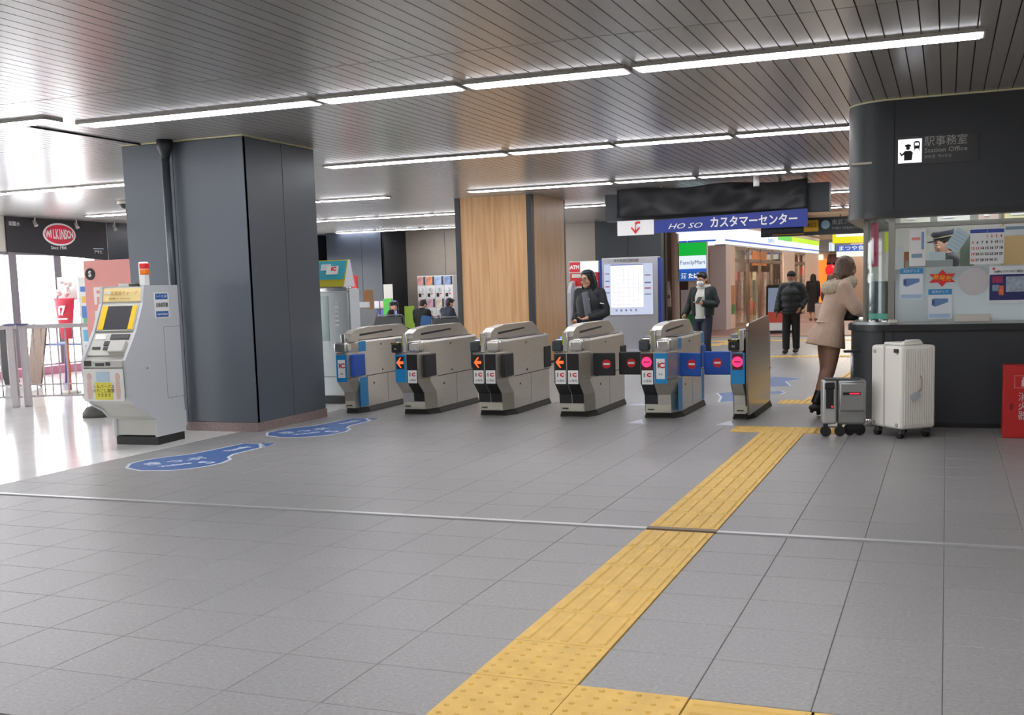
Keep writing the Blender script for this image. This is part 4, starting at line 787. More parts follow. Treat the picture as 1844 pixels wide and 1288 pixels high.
for lab, x0, z0, x1, z1 in (('blue headed train goods poster, the left and higher one', -.435, 1.265, -.22, 1.57), ('blue headed train goods poster below the red starburst', -.17, 1.07, .045, 1.36)):
    q, w, h = sheet(lab, 'poster', x0, z0, x1, z1, 'd3dae0', name='poster', grp='train goods posters'); B('header', (-w, -.002, h-.055), (w, -.001, h), mat('poster_blue', '2d86bd', .5), q); B('footer', (-w+.01, -.002, -h+.01), (w-.01, -.001, -h+.05), mat('poster_pale_blue', '9db8d2', .5), q); train(q, 0, .01, .075); txt('記念グッズ', .03, WHITE, q, (0, -.0025, h-.028))
q = thing('starburst_card', 'red starburst card with yellow lettering on the office window', 'card', (-.045, 11.64, 1.465)); p = []
for k in range(12):
    a = math.pi/2+k*math.pi/6; rr = (1. if k % 2 == 0 else .55); p.append((.14*rr*math.cos(a), .085*rr*math.sin(a)))
MB().prism(p, 'y', -.002, 0).obj('card', RED, q); txt('新発売', .055, YEL, q, (0, -.004, 0), rot=(R(90), R(8), 0))
q, w, h = sheet('navy and red advertising poster at the right of the window', 'poster', .375, 1.21, .75, 1.565, 'd9dde2', name='poster'); B('field', (-w+.005, -.002, -h+.03), (w, -.001, h-.08), mat('poster_navy', '232a63', .5), q)
for a in ((-w+.03, .02, -w+.12, .08, 'a02a5a'), (-w+.03, -.06, -w+.09, .0, '7e93ae'), (-w+.085, -.1, -w+.13, -.01, 'd8704a'), (-w+.15, -.07, w-.03, .075, '9aa8b8')): B('picture', (a[0], -.003, a[1]), (a[2], -.002, a[3]), mat('ad_'+a[4], a[4], .5, noise=.3, nscale=25), q)
txt('お得なプランのご案内', .025, INK, q, (-.02, -.0025, h-.055)); txt('●', .03, RED, q, (-w+.04, -.0025, h-.025))
q, w, h = sheet('pale blue timetable sheet hung at a slant', 'timetable', .02, 1.72, .155, 1.93, 'b5cbd8', R(32), name='timetable')
for k in range(5): B('rule', (-w+.01, -.002, -h+.03+.035*k), (w-.01, -.001, -h+.034+.035*k), mat('rule_grey', '7f9aac', .5), q)
q, w, h = sheet('white notice with red line left of the staff member', 'notice', -.35, 1.59, -.2, 1.95, 'dcdcdc', name='notice'); B('print', (-w+.02, -.002, .07), (w-.05, -.001, .1), mat('soft_red', 'd98a80', .5), q); B('print', (w-.04, -.002, -.02), (w-.015, -.001, .15), mat('soft_blue', '6f93bd', .5), q); B('print', (-w+.02, -.002, -.1), (w-.03, -.001, -.06), mat('rule_grey', '7f9aac', .5), q)
q, w, h = sheet('small pale card with black clip at the upper right of the window', 'notice', .5, 1.85, .72, 1.96, 'd3dde0', name='notice'); B('print', (-w+.01, -.002, 0), (w, -.001, .03), mat('rule_grey', '7f9aac', .5), q)
q, w, h = sheet('pale blue slip in front of the staff member', 'slip', -.17, 1.64, -.02, 1.72, 'b4c6cc', name='paper_slip')
q, w, h = sheet('tall pale sheet beside the window post', 'notice', -.47, 1.56, -.4, 1.8, 'b9c4c4', name='notice')
q, w, h = sheet('pink strip poster inside the curved corner glass', 'poster', -.73, 1.6, -.66, 2.05, 'd2607c', y=12.02, name='poster'); txt('開催中', .05, RED, q, (0, -.003, -.1))
q, w, h = sheet('pale sheet with red dot inside the curved corner glass', 'poster', -.655, 1.45, -.59, 1.95, 'd8c8c0', y=12.02, name='poster')
tag(B('lime_note', (-.6, 12.0, 1.75), (-.53, 12.01, 1.95), mat('lime_note', 'd6e22c', .5)), 'lime yellow note beside the window post', 'note').location = (0, 0, 0)
# office sign
t = thing('office_sign', 'black station office sign with white staff pictogram on the fascia', 'sign', (-.46, 11.545, 2.56)); B('panel', (-.02, -.006, 0), (.72, 0, .27), mat('sign_black', '131415', .35), t)
q = MB().box((0, -.012, .02), (.215, -.004, .245), None, .003).obj('pictogram', mat('sign_white', 'b4b4b0', .5), t)
m = MB(); m.prism([(.055, .045), (.125, .045), (.135, .115), (.115, .135), (.065, .135), (.035, .105), (.02, .125), (.012, .12), (.03, .085), (.055, .1)], 'y', -.0145, -.0118); m.cyl((.09, -.0145, .16), .018, .003, None, 14, 'y'); m.prism([(.065, .172), (.115, .172), (.118, .19), (.09, .197), (.062, .19)], 'y', -.0145, -.0118); m.obj('figure_print', INK, q)
m = MB(); m.prism([(.145, .15), (.195, .15), (.2, .205), (.185, .222), (.155, .222), (.14, .205)], 'y', -.0145, -.0118); m.prism([(.15, .15), (.158, .15), (.145, .13), (.137, .13)], 'y', -.0145, -.0118); m.prism([(.182, .15), (.19, .15), (.203, .13), (.195, .13)], 'y', -.0145, -.0118); m.obj('train_print', INK, q); B('train_window', (.152, -.016, .18), (.188, -.0145, .205), mat('sign_white', 'd5d5d0', .5), q)
SW2 = mat('sign_letter_grey', 'a9a9a5', .5)
txt('駅事務室', .1, SW2, t, (.43, -.0075, .205), w=.38); txt('Station Office', .06, SW2, t, (.43, -.0075, .125), w=.38); txt('驿务室  역사무실', .035, mat('dim_white', '9a9a96', .5), t, (.36, -.0075, .065), w=.24)
# fire extinguisher box
t = thing('extinguisher_box', 'red fire extinguisher box standing against the booth', 'box', (.49, 10.94, 0)); RB_ = mat('extinguisher_red', 'b81c1c', .45)
MB().box((0, 0, 0), (.36, .28, .66), None, .008).obj('case', RB_, t); q = B('door', (.012, -.008, .03), (.348, .0, .63), RB_, t)
m = MB()
for a in ((.09, .46, .24, .465), (.09, .57, .24, .575), (.09, .46, .095, .575), (.235, .46, .24, .575)): m.box((a[0], -.011, a[1]), (a[2], -.008, a[3]))
m.obj('pictogram_frame', mat('salmon_print', 'd98080', .5), q); m = MB(); m.box((.15, -.012, .475), (.182, -.008, .535), None, .004); m.box((.158, -.012, .535), (.172, -.008, .56)); m.obj('pictogram', mat('faded_white', 'c4bcbc', .5), q)
for k, ch in enumerate('消火器'): txt(ch, .085, mat('faded_white', 'c4bcbc', .5), q, (.165, -.0095, .375-.085*k))
B('handle', (.06, -.014, .26), (.075, -.008, .32), mat('handle_red', '7a1212', .5), q)

# ------------------------------------------------------------------ suitcases
t = thing('suitcase', 'big cream suitcase with vertical ribs and luggage tag', 'suitcase', (-.375, 10.66, 0), R(41)); CRM = mat('cream_shell', 'e8e6de', .42)
# local: +x along the ribbed face, +y along the side face, corner at the origin
MB().box((0, .0, .09), (.39, .25, .86), None, .03).obj('shell_half', CRM, t); MB().box((0, .262, .09), (.39, .44, .86), None, .03).obj('shell_half', CRM, t)
B('zip_band', (.012, .24, .1), (.378, .27, .85), mat('zip_pinkish', 'c4b4aa', .6), t)
for k in range(13): MB().box((.035+.026*k, -.007, .13), (.048+.026*k, .004, .83), None, .003).obj('rib', CRM, t)
for z in (.13, .8):
    for y in (.06, .38):
        MB().cyl((-.006, y, z), .018, .008, None, 14, 'x').obj('stud', mat('stud_grey', 'a9a498', .4), t)
MB().box((.08, .08, .86), (.31, .36, .885), None, .012).obj('top_cap', CRM, t); MB().tube([(.1, .1, .88, .012), (.12, .1, .9, .012), (.27, .1, .9, .012), (.29, .1, .88, .012)], 8, sub=2).obj('carry_handle', CRM, t)
MB().box((-.012, .04, .8), (.0, .1, .835), None, .003).obj('lock', BLACK, t); MB().tube([(.2, -.012, .58, .006), (.2, -.03, .55, .006), (.2, -.03, .47, .006), (.2, -.012, .44, .006)], 8, sub=2).obj('side_handle', mat('handle_tan', 'b09a8a', .4), t)
MB().box((-.055, -.002, -.03), (.055, .002, .03), None, .002).obj('luggage_tag', mat('tag_blue', 'b9c4cc', .5), t, (.14, -.02, .4), (0, R(-24), 0)); MB().tube([(.18, -.014, .42, .004), (.2, -.016, .46, .004)], 6).obj('tag_strap', mat('tag_dark', '6a6f78', .5), t)
def castor(t, x, y, r=.035, w=.022, z=.09, m_=RUBBER):
    f = MB().box((x-.028, y-.028, r*1.2), (x+.028, y+.028, z), None, .008).obj('castor', DARKST if m_ is RUBBER else m_, t)
    for s in (-1, 1): MB().cyl((x+s*.014-.008, y+.012, r), r, .016, None, 18, 'x').obj('wheel', RUBBER, f)
for x in (.05, .34):
    for y in (.06, .38): castor(t, x, y)
t = thing('ride_suitcase', 'small silver wheeled suitcase with red lit strip and raised handle', 'suitcase', (-.955, 10.8, 0), R(12)); SH = mat('silver_shell', '9a9c9c', .3, .7)
# local: +x along the broad face, +y depth; narrow end at -x faces left
MB().box((.01, 0, .11), (.27, .2, .54), None, .03).obj('shell', SH, t); MB().box((-.13, .0, .12), (.0, .2, .53), None, .02).obj('end_frame', mat('silver_pale', 'b9babb', .35, .5), t)
MB().box((.02, -.045, .24), (.26, .0, .52), None, .022).obj('front_pocket', SH, t); MB().box((-.1, -.012, .29), (-.03, .0, .5), None, .004).obj('dark_channel', BLACK, t); MB().box((-.11, -.016, .45), (-.02, .0, .52), None, .01).obj('grip', BLACK, t)
q = B('light_bar', (.05, -.05, .4), (.21, -.044, .425), INK, t); B('red_light', (.11, -.052, .407), (.2, -.05, .419), emis('red_lit', 'ff2440', 2.2), q)
q = B('control_plate', (-.1, -.016, .27), (-.03, -.012, .31), BLACK, t); MB().tube([(-.045, -.02, .288, .009), (-.045, -.017, .288, .009)], 10).obj('power_light', emis('red_lit', 'ff2440', 2.2), q)
MB().tube([(.15, .1, .53, .014), (.15, .1, .8, .014)], 10).obj('handle_rod', mat('rod_silver', 'b5b8ba', .3, .8), t); MB().box((.07, .08, .79), (.23, .12, .815), None, .01).obj('handle_grip', BLACK, t); B('top_plate', (-.1, .02, .53), (.22, .18, .548), DARKST, t)
for x in (-.1, .03): 
    f = B('castor', (x-.02, .01, .05), (x+.02, .05, .12), BLACK, t); MB().cyl((x, .0, .05), .05, .036, None, 22, 'y').obj('wheel', RUBBER, f)
f = B('axle', (.1, .05, .06), (.24, .15, .12), BLACK, t)
for x in (.13, .22): MB().cyl((x, .08, .055), .055, .036, None, 22, 'y').obj('wheel', RUBBER, f)
B('axle_bar', (-.08, .0, .085), (.0, .012, .1), GREYP, t)
# ------------------------------------------------------------------ people
def remesh(m, vox, name, material, parent, smooth=2):
    me = bpy.data.meshes.new(name); m.bm.to_mesh(me); m.bm.free(); me.materials.clear()
    o = bpy.data.objects.new(name, me); COL.objects.link(o)
    md = o.modifiers.new('r', 'REMESH'); md.mode = 'VOXEL'; md.voxel_size = vox; md.use_smooth_shade = True
    if smooth: sm = o.modifiers.new('s', 'SMOOTH'); sm.factor = .5; sm.iterations = smooth
    bpy.context.view_layer.update(); n = bpy.data.meshes.new_from_object(o.evaluated_get(bpy.context.evaluated_depsgraph_get()))
    COL.objects.unlink(o); bpy.data.objects.remove(o); n.materials.clear(); n.materials.append(material); n.name = name
    for p in n.polygons: p.use_smooth = True
    return link(name, n, parent)
V = Vector
BASE = dict(pel=(0, 0, .92), waist=(0, -.005, 1.03), chest=(0, -.01, 1.22), neck=(0, .015, 1.385), head=(0, -.02, 1.53),
            shA=(.17, .01, 1.345), elA=(.215, .03, 1.08), wrA=(.2, -.05, .86), hipA=(.085, 0, .88), knA=(.09, -.02, .47), anA=(.09, .02, .08),
            shB=(-.17, .01, 1.345), elB=(-.215, .03, 1.08), wrB=(-.2, -.05, .86), hipB=(-.085, 0, .88), knB=(-.09, -.02, .47), anB=(-.09, .02, .08))
def t_(m, *pts, n=12, sub=3): m.tube([(*V(p[0]), *p[1:]) for p in pts], n, None, sub)
def hand(m, w, e, side, curl=.6):
    w, e = V(w), V(e); d = (w-e).normalized(); nrm = V((-side, 0, 0)) if abs(d.z) > .5 else V((0, 0, 1))
    nrm = (nrm-d*nrm.dot(d)).normalized(); s = d.cross(nrm).normalized()
    if s.y > 0: s = -s
    m.tube([(*w, .024, .02), (*(w+d*.035), .034, .018), (*(w+d*.078), .038, .016)], 10, None, 2, ref=tuple(s))
    for k, L in enumerate((.066, .076, .07, .055)):
        b = w+d*.07+s*(.027-.018*k); q = b+d*L*.5+nrm*L*.14*curl; r = q+d*L*.42+nrm*L*.42*curl
        m.tube([(*b, .0095), (*q, .009), (*r, .007)], 8)
    b = w+d*.02+s*.022; m.tube([(*b, .012), (*(b+s*.03+d*.025), .0105), (*(b+s*.035+d*.055+nrm*.014), .008)], 8)
def shoulder(m, D, a, r):
    s = V(D['sh'+a]); n = V(D['neck']); c = V(D['chest']); m.ell(s, r, r, r, None, 14)
    m.tube([(*(n.lerp(s, .15)-V((0, 0, .035))), r*.85), (*(n.lerp(s, .6)-V((0, 0, .012))), r*.95), (*s, r)], 14)
    m.tube([(*c.lerp(s, .35), r*1.1), (*s, r*.98)], 14)
def headmesh(m, c, T, k=1.):
    c = V(c); M = lambda p: c+T.to_3x3() @ V(p)
    def E(p, a, b, d, n=18): m.ell(M(p), a*k, b*k, d*k, None, n, T)
    E((0, .008, .022), .076, .095, .095); E((0, -.012, -.03), .062, .074, .075); E((0, -.05, -.082), .034, .036, .032); E((0, -.035, -.055), .052, .05, .05)
    E((0, -.093, -.012), .012, .016, .012, 10); E((0, -.09, .012), .009, .013, .028, 10)
    for s in (-1, 1): E((s*.077, .012, -.008), .012, .02, .032, 10); E((s*.034, -.07, -.028), .024, .02, .02, 10)
    E((0, -.078, -.052), .024, .014, .011, 10); E((0, -.07, .035), .05, .022, .02, 12)
def figure(label, loc, rz, s=1., J=None, skin=SKIN, lk=1., vox=.008, turn=0., nod=0., tilt=0., legs=True, feet=True, eyes=True, curl=.6):
    t = thing('person', label, 'person', loc, rz); t.scale = (s, s, s); D = dict(BASE); D.update(J or {}); m = MB()
    T = Matrix.Rotation(turn, 4, 'Z') @ Matrix.Rotation(tilt, 4, 'Y') @ Matrix.Rotation(nod, 4, 'X'); D['T'] = T
    t_(m, (D['pel'], .145, .1), (D['waist'], .125, .09), (D['chest'], .15, .1), (V(D['chest']).lerp(V(D['neck']), .65), .13, .075), (D['neck'], .055, .055), (V(D['head'])+V((0, .02, -.04)), .046, .05))
    for a, sd in (('A', 1), ('B', -1)):
        shoulder(m, D, a, .05)
        t_(m, (D['sh'+a], .05), (V(D['sh'+a]).lerp(V(D['el'+a]), .5), .045), (D['el'+a], .036), (V(D['el'+a]).lerp(V(D['wr'+a]), .4), .034), (D['wr'+a], .025))
        hand(m, D['wr'+a], D['el'+a], sd, curl)
        if legs:
            t_(m, (V(D['hip'+a])+V((0, 0, .06)), .085), (D['hip'+a], .088), (V(D['hip'+a]).lerp(V(D['kn'+a]), .5), .072*lk), (D['kn'+a], .052*lk), (V(D['kn'+a]).lerp(V(D['an'+a]), .3), .056*lk), (V(D['kn'+a]).lerp(V(D['an'+a]), .7), .04*lk), (D['an'+a], .034))
            f = V(D['an'+a]); m.ell(f+V((0, -.06, -.045)), .04, .115, .034)
    headmesh(m, D['head'], T)
    remesh(m, vox, 'body', skin, t, 1)
    if eyes:
        for sx in (-1, 1):
            e = V(D['head'])+T.to_3x3() @ V((sx*.031, -.081, .008)); m = MB(); m.ell(e, .014, .008, .008, None, 10, T); q = m.obj('eye', mat('eye_white', 'd9d4cc', .4), t)
            m = MB(); m.ell(e+T.to_3x3() @ V((0, -.006, 0)), .006, .004, .0065, None, 8, T); m.obj('iris', mat('iris', '1a1412', .3), q)
            m = MB(); m.ell(V(D['head'])+T.to_3x3() @ V((sx*.032, -.088, .03)), .019, .006, .005, None, 8, T); m.obj('eyebrow', mat('brow', '221a16', .7), t)
        m = MB(); m.ell(V(D['head'])+T.to_3x3() @ V((0, -.092, -.052)), .022, .005, .006, None, 10, T); m.obj('mouth', mat('lips', 'a3574e', .5), t)
    return t, D
def onhead(D, p): return V(D['head'])+D['T'].to_3x3() @ V(p)
HAIRK = mat('black_hair', '17130f', .5, noise=.3, nscale=60, stretch=(1, 1, .1)); HAIRB = mat('brown_hair', '5e4a3c', .5, noise=.45, nscale=60, stretch=(1, 1, .1))
def hair(t, D, kind, material=HAIRK, vox=.008):
    m = MB(); T = D['T']
    if kind == 'short':
        m.ell(onhead(D, (0, .022, .04)), .085, .1, .092, None, 18, T); m.ell(onhead(D, (0, .05, -.02)), .074, .06, .07, None, 14, T); m.ell(onhead(D, (0, -.06, .1)), .06, .04, .028, None, 12, T)
    if kind in ('long', 'bob'):
        m.ell(onhead(D, (0, .02, .035)), .09, .1, .1, None, 18, T); lo = -.33 if kind == 'long' else -.1
        p = [onhead(D, (0, .05, .03)), onhead(D, (0, .062, -.08)), onhead(D, (0, .075, lo))]
        m.tube([(*p[0], .085, .06), (*p[1], .095, .062), (*p[2], .085, .045)], 16, None, 3)
        for sx in (-1, 1): m.tube([(*onhead(D, (sx*.06, -.01, .08)), .03, .05), (*onhead(D, (sx*.085, .01, -.03)), .022, .05), (*onhead(D, (sx*.09, .015, lo*.75)), .026, .04)], 10, None, 3)
    return remesh(m, vox, 'hair', material, t)
def top(t, D, name, material, hem, w=(.185, .125), vox=.01, puff=False, sleeve=.98, r=(.075, .062, .055), flare=0., collar=True, open_=False):
    m = MB(); c, p, n = V(D['chest']), V(D['pel']), V(D['neck'])
    h = p.lerp(c, (hem-p.z)/(c.z-p.z)) if hem > p.z else V((p.x, p.y, hem))
    pts = []; K = 15 if puff else 5
    for k in range(K+1):
        u = k/K; q = h.lerp(c, u) if hem >= p.z-.02 or u > 1 else (h.lerp(p, u*2) if u < .5 else p.lerp(c, u*2-1))
        b = .012*math.sin(u*math.pi*8)+.012 if puff else 0; f = flare*(1-u)
        pts.append((q, w[0]+b+f-.012*math.sin(u*math.pi), w[1]+b+f))
    pts += [(c.lerp(n, .45), w[0]-.01, w[1]-.02), (c.lerp(n, .85), .11, .085)]
    if collar: pts += [(n+V((0, 0, .015)), .075, .075), (n+V((0, -.0, .055)), .07, .072)]
    t_(m, *pts, n=20, sub=2 if puff else 3)
    for a in 'AB':
        s, e, wv = V(D['sh'+a]), V(D['el'+a]), V(D['wr'+a]); e2 = e.lerp(wv, sleeve); L = []
        shoulder(m, D, a, r[0]); seg = [(s, r[0]), (s.lerp(e, .5), (r[0]+r[1])/2), (e, r[1]), (e.lerp(wv, .5), r[2]+.003), (e2, r[2]-.006)]
        if puff:
            seg = []
            for k in range(13): u = k/12; q = s.lerp(e, u*2) if u < .5 else e.lerp(e2, u*2-1); seg.append((q, r[0]+(r[2]-r[0])*u+.006*math.sin(k*math.pi)+.007*(k % 2)))
        t_(m, *seg, n=14, sub=2)
    return remesh(m, vox, name, material, t)
def trousers(t, D, material, w=.06, vox=.01):
    m = MB(); t_(m, (V(D['pel'])+V((0, 0, .06)), .15, .11), (D['pel'], .158, .118), (V(D['pel'])+V((0, 0, -.09)), .15, .115))
    for a in 'AB':
        h, k, n = V(D['hip'+a]), V(D['kn'+a]), V(D['an'+a]); t_(m, (h+V((0, 0, .04)), .092), (h.lerp(k, .4), .088), (k, w+.012), (k.lerp(n, .5), w+.006), (n+(k-n)*.02, w), n=14)
    return remesh(m, vox, 'trousers', material, t)
def shoes(t, D, material, name='shoe', heel=False):
    for a in 'AB':
        m = MB(); f = V(D['an'+a]); m.ell(f+V((0, -.06, -.035)), .05, .135, .045, None, 16); m.tube([(*(f+V((0, .01, -.04))), .045), (*(f+V((0, .012, .03))), .048)], 12)
        o = remesh(m, .01, name, material, t); o.name = name
# 1 woman behind the fourth gate
BJ = mat('black_jacket', '23262b', .68, noise=.12, nscale=12); NAVY = mat('navy_trousers', '23283a', .7)
t, D = figure('person with long dark hair and glasses in black jacket behind the gates', (-4.62, 14.75, 0), R(-16), 1.03, curl=1.3, J=dict(
    elA=(.25, .02, 1.08), wrA=(.1, -.2, 1.02), elB=(-.23, .03, 1.06), wrB=(-.12, -.18, .98), head=(0, -.03, 1.53)), turn=R(-8), nod=R(6))
hair(t, D, 'long'); top(t, D, 'jacket', BJ, .8, (.19, .13)); trousers(t, D, NAVY); shoes(t, D, BLACK)
m = MB(); m.ell(onhead(D, (0, .0, .098)), .075, .085, .035, None, 16, D['T']); m.obj('sunglasses_on_hair', mat('hair_glasses', '33434d', .2), t)
m = MB()
for sx in (-1, 1): m.tube([(*onhead(D, (sx*.032+.027*math.cos(k*math.pi/6), -.102, .006+.02*math.sin(k*math.pi/6))), .0025) for k in range(13)], 6)
m.tube([(*onhead(D, (-.008, -.104, .01)), .0025), (*onhead(D, (.008, -.104, .01)), .0025)], 6); m.obj('glasses', mat('glasses_frame', '4a3d44', .3), t)
m = MB(); m.tube([(.02, -.135, 1.36, .05, .02), (.06, -.15, 1.2, .055, .02), (.09, -.15, 1.0, .055, .02)], 10, None, 3); m.obj('grey_lining', mat('grey_lining', '5b5e66', .6), t); MB().box((-.03, -.004, 0), (.03, .004, .012), None, 0, Matrix.Translation((.245, -.07, 1.2)) @ Matrix.Rotation(R(10), 4, 'Y')).obj('sleeve_mark', WHITE, t); MB().box((.05, -.15, 1.26), (.1, -.138, 1.275)).obj('chest_mark', SILV2, t)
# 2 masked man with phone
t, D = figure('person in white mask and white hoodie looking at a phone', (-3.82, 18.55, 0), R(-14), 1.0, dict(
    elA=(.24, .0, 1.12), wrA=(.06, -.2, 1.14), elB=(-.27, .06, 1.12), wrB=(-.3, -.08, .93), knA=(.09, -.08, .47), anA=(.09, .02, .1)), turn=R(-10), nod=R(16))
hair(t, D, 'short'); top(t, D, 'hoodie', mat('white_hoodie', 'c9c9c0', .7), .88, (.155, .125), sleeve=.15, r=(.045, .045, .045), collar=True); trousers(t, D, NAVY, .075); shoes(t, D, BLACK)
m = MB()
for sx, a in ((1, 'A'), (-1, 'B')):
    m.tube([(sx*.115, .0, .93, .07, .125), (sx*.12, .0, 1.1, .075, .13), (sx*.12, .0, 1.27, .075, .12), (sx*.09, .01, 1.37, .06, .075)], 14, None, 3)
    s_, e_, w_ = (V(D[k+a]) for k in ('sh', 'el', 'wr')); shoulder(m, D, a, .072); t_(m, (s_, .072), (s_.lerp(e_, .5), .068), (e_, .064), (e_.lerp(w_, .9), .055))
m.tube([(0, .07, .93, .15, .06), (0, .07, 1.2, .16, .06), (0, .06, 1.36, .12, .05)], 14); remesh(m, .01, 'jacket', mat('black_green_jacket', '1a2423', .7), t)
m = MB(); m.tube([(*(V(D['neck'])+V((.1*math.sin(k*math.pi/6), .02-.085*math.cos(k*math.pi/6), .035+.03*(1-math.cos(k*math.pi/6))*.5-.02))), .03) for k in range(13)], 10); remesh(m, .01, 'hood', mat('white_hoodie', 'c9c9c0', .7), t)
m = MB(); m.ell(onhead(D, (0, -.062, -.038)), .06, .06, .056, None, 16, D['T']); m.obj('face_mask', WHITE, t)
tag(MB().box((-.035, -.006, -.07), (.035, .006, .07), None, .004).obj('smartphone', BLACK, None, (-3.83, 18.29, 1.2), (R(-50), 0, R(-14))), 'dark smartphone in the hand of the masked person', 'phone')
# 3 bearded man walking
t, D = figure('person in beanie and quilted dark jacket with lowered grey mask walking', (-2.92, 22.95, 0), R(-9), 1.0, dict(
    knA=(.09, -.0, .47), anA=(.08, .06, .09), knB=(-.09, -.07, .47), anB=(-.09, -.08, .08), elA=(.26, .06, 1.1), wrA=(.2, -.08, .92), elB=(-.25, .02, 1.08), wrB=(-.27, -.1, .84)), mat('ruddy_skin', 'c0806a', .55), nod=R(4))
top(t, D, 'quilted_jacket', mat('dark_quilt', '2a2f31', .65), .8, (.195, .15), .009, True, r=(.088, .08, .066)); trousers(t, D, mat('black_trousers', '1b1c1f', .7), .07); shoes(t, D, mat('dark_shoe', '3a382f', .5))
m = MB(); m.ell(onhead(D, (0, .01, .055)), .087, .102, .082, None, 18, D['T']); m.tube([(*onhead(D, (0, .008, .03)), .088, .103), (*onhead(D, (0, .008, .065)), .09, .105)], 20); remesh(m, .008, 'beanie', mat('beanie_black', '1c1c1c', .8), t)
m = MB(); m.ell(onhead(D, (0, -.05, -.075)), .062, .052, .045, None, 16, D['T']); m.obj('grey_mask', mat('grey_mask', 'b5b2b0', .7), t)
# 4 woman at the booth, leaning on the counter, seen from behind
TIGHT = mat('brown_tights', '94705e', .6)
t, D = figure('person in beige coat with fur collar leaning on the booth counter', (-1.25, 12.4, 0), R(118), 1.06, dict(
    pel=(0, -.08, .93), waist=(0, -.1, 1.04), chest=(0, -.16, 1.2), neck=(0, -.2, 1.36), head=(0, -.25, 1.5),
    shA=(.165, -.16, 1.31), elA=(.2, -.3, 1.1), wrA=(.08, -.46, 1.08), shB=(-.165, -.16, 1.31), elB=(-.2, -.27, 1.1), wrB=(-.1, -.45, 1.07),
    hipA=(.085, -.08, .88), knA=(.075, -.07, .49), anA=(.07, -.02, .1), hipB=(-.085, -.08, .88), knB=(-.065, -.05, .5), anB=(-.05, .1, .14)), TIGHT, lk=1.22, turn=R(-10), nod=R(10), eyes=False)
CO = mat('beige_coat', 'c8ac98', .75, noise=.1, nscale=8)
m = MB(); c = V(D['chest']); n = V(D['neck'])
t_(m, ((0, -.03, .72), .21, .2), ((0, -.05, .82), .2, .175), (D['pel'], .175, .14), (D['waist'], .15, .12), (c, .175, .13), (c.lerp(n, .5), .17, .1), (c.lerp(n, .9), .1, .08), n=22)
for a in 'AB': s_, e_, w_ = (V(D[k+a]) for k in ('sh', 'el', 'wr')); shoulder(m, D, a, .078); t_(m, (s_, .078), (s_.lerp(e_, .5), .074), (e_, .072), (e_.lerp(w_, .9), .068))
remesh(m, .009, 'coat', CO, t)
m = MB(); m.tube([(.13, -.03, .97, .018, .006), (.07, .035, .97, .018, .006), (0, .057, .97, .018, .006), (-.07, .035, .97, .018, .006), (-.13, -.03, .97, .018, .006)], 8, None, 3); m.obj('half_belt', CO, t)
m = MB(); FUR = mat('fur_collar', 'c4b69e', .95, noise=.4, nscale=90, bump=.8)
for k in range(26):
    a = k*2*math.pi/26; q = n+V((.135*math.sin(a), .025+.12*math.cos(a), -.02-.03*math.cos(a))); m.ell(q, .055+.01*(k % 3), .06, .058+.01*(k % 2), None, 10)
remesh(m, .009, 'fur_collar', FUR, t, 0); hair(t, D, 'bob', HAIRB)
m = MB()
for a in 'AB':
    k_, n_ = V(D['kn'+a]), V(D['an'+a]); t_(m, (n_.lerp(k_, .5), .058), (n_.lerp(k_, .2), .046), (n_, .045)); m.ell(n_+V((0, -.05, -.04)), .045, .12, .045); m.tube([(*(n_+V((0, .03, -.02))), .025), (*(n_+V((0, .035, -.095))), .02)], 8)
remesh(m, .009, 'boots', BLACK, t)
t = thing('handbag', 'small black handbag hanging in front of the leaning person', 'bag', (-.98, 12.62, 1.03)); MB().box((-.09, -.06, 0), (.09, .06, .16), None, .03).obj('body', BLACK, t); MB().tube([(-.06, 0, .15, .008), (-.04, 0, .24, .008), (.04, 0, .24, .008), (.06, 0, .15, .008)], 8, sub=3).obj('strap', BLACK, t)
# 5 long black coat, far corridor
t, D = figure('person with long black hair and long black coat far in the corridor', (-4.42, 40.6, 0), R(170), 1.0, None, vox=.012, eyes=False)
hair(t, D, 'long', vox=.012); top(t, D, 'long_coat', mat('long_black_coat', '161517', .8), .32, (.19, .15), .012, flare=.03); shoes(t, D, mat('tan_shoe', '8a5a48', .5))
t = thing('suitcase', 'pale grey suitcase far in the corridor beside the long coat', 'suitcase', (-4.1, 40.2, 0)); MB().box((-.2, -.14, .08), (.2, .14, .62), None, .03).obj('shell', mat('suitcase_pale', 'b0a8a4', .5), t); B('lid', (-.19, -.13, .6), (.19, .13, .64), mat('suitcase_blue', '5a6078', .6), t)
for x in (-.15, .15): castor(t, x, 0)
# 6 patterned brown coat half hidden
t, D = figure('person in dark brown patterned coat half hidden behind the beige coat', (-2.75, 29.2, 0), R(150), .96, None, vox=.012, eyes=False)
hair(t, D, 'bob', HAIRB, .012); top(t, D, 'patterned_coat', mat('brown_pattern_coat', '4d3a30', .8, noise=.6, nscale=14), .6, (.19, .15), .012); trousers(t, D, mat('dark_brown_trousers', '2b2422', .8)); shoes(t, D, BLACK)
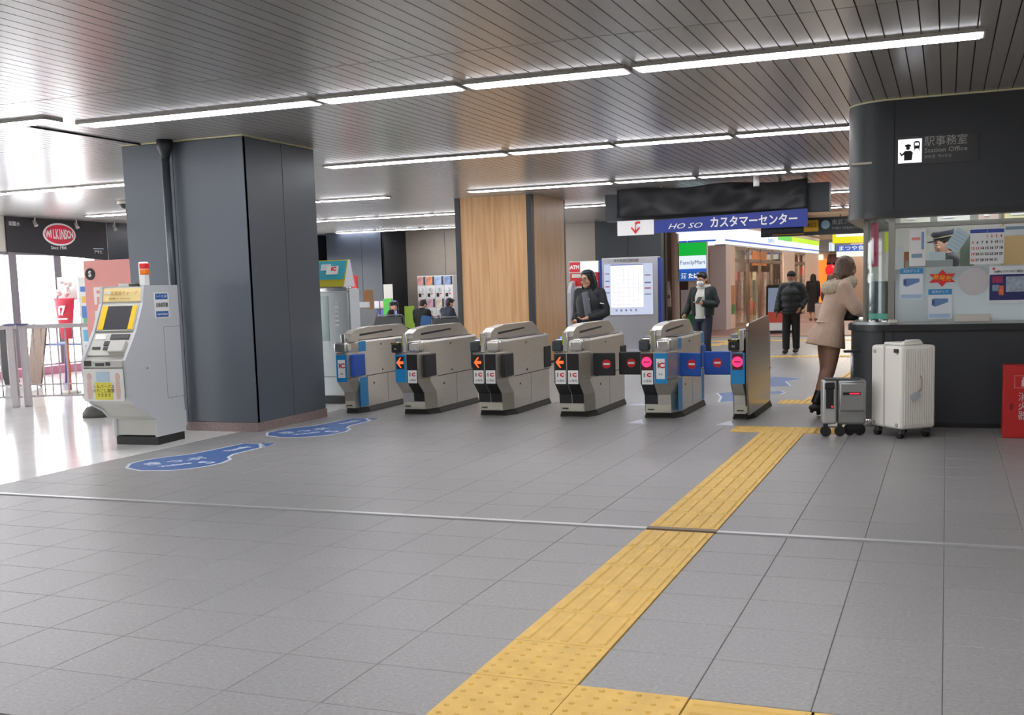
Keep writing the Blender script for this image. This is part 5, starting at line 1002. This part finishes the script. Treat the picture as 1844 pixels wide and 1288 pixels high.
# 7-9 seated people seen from behind
SEATED = dict(pel=(0, .0, .53), waist=(0, .02, .63), chest=(0, .0, .82), neck=(0, -.03, .98), head=(0, -.08, 1.1), shA=(.17, -.0, .94), elA=(.21, -.08, .7), wrA=(.12, -.26, .64), shB=(-.17, -.0, .94), elB=(-.21, -.08, .7), wrB=(-.12, -.26, .64),
    hipA=(.09, -.04, .53), knA=(.1, -.42, .5), anA=(.1, -.4, .09), hipB=(-.09, -.04, .53), knB=(-.1, -.42, .5), anB=(-.1, -.4, .09))
def seated(label, x, y, rz, jm, tm_, hm, s=1., turn=0., nod=0., cap=False, dz=0.):
    t, D = figure(label, (x, y, dz), rz, s, SEATED, vox=.011, turn=turn, nod=nod, eyes=False)
    hair(t, D, 'short', hm, .011); top(t, D, 'jacket', jm, .52, (.19, .13), .012); trousers(t, D, tm_, vox=.012); shoes(t, D, BLACK)
    if cap: m = MB(); m.ell(onhead(D, (0, .01, .06)), .088, .103, .07, None, 16, D['T']); m.ell(onhead(D, (0, -.12, .045)), .06, .06, .01, None, 12, D['T']); m.obj('cap', mat('cap_black', '1f2124', .8), t)
    return t
seated('seated person in dark cap beside the bright green poster board', -12.95, 24.72, R(118), mat('black_coat_a', '141416', .8), NAVY, HAIRK, 1.0, R(-40), 0, True)
seated('seated person hunched in plain black coat between the two chairs', -12.1, 24.75, R(175), mat('black_coat_b', '18181a', .8), NAVY, HAIRK, 1.02, 0, R(50))
seated('seated person in navy suit jacket with short black hair', -11.42, 24.8, R(150), mat('navy_suit', '262c3c', .7), NAVY, HAIRK, 1.04, 0, R(22))
tag(MB().box((-.16, -.1, 0), (.16, .1, .36), None, .05).obj('backpack', mat('blue_bag', '1e4a78', .7), None, (-11.95, 24.68, .5), (0, R(12), 0)), 'dark blue backpack on the seat beside the navy suit jacket', 'bag')
# 10 station staff inside the booth
t, D = figure('person in dark uniform and peaked cap inside the station office', (-.02, 12.75, .29), R(-70), 1.0, dict(elA=(.2, -.1, 1.1), wrA=(.1, -.3, 1.05), elB=(-.2, -.1, 1.1), wrB=(-.1, -.3, 1.05)), vox=.009, nod=R(10), eyes=True)
hair(t, D, 'short'); top(t, D, 'uniform', mat('uniform_grey', '3a4048', .7), .82, (.19, .13)); trousers(t, D, NAVY); shoes(t, D, BLACK)
m = MB(); m.tube([(*onhead(D, (0, .01, .055)), .09, .105), (*onhead(D, (0, .01, .095)), .092, .107), (*onhead(D, (0, .005, .13)), .11, .125), (*onhead(D, (0, .005, .145)), .09, .1)], 22); m.ell(onhead(D, (0, -.12, .05)), .06, .05, .01, None, 12, D['T']); m.obj('peaked_cap', mat('cap_navy', '1c2230', .6), t)
m = MB(); m.tube([(*onhead(D, (0, .01, .075)), .0925, .1075), (*onhead(D, (0, .01, .083)), .0925, .1075)], 22); m.obj('cap_band', mat('cap_gold', 'b0a878', .4), t)
m = MB(); m.tube([(*(V(D['neck'])+V((0, 0, .02))), .062, .064), (*(V(D['neck'])+V((0, 0, .055))), .06, .062)], 16); m.obj('shirt_collar', WHITE, t)
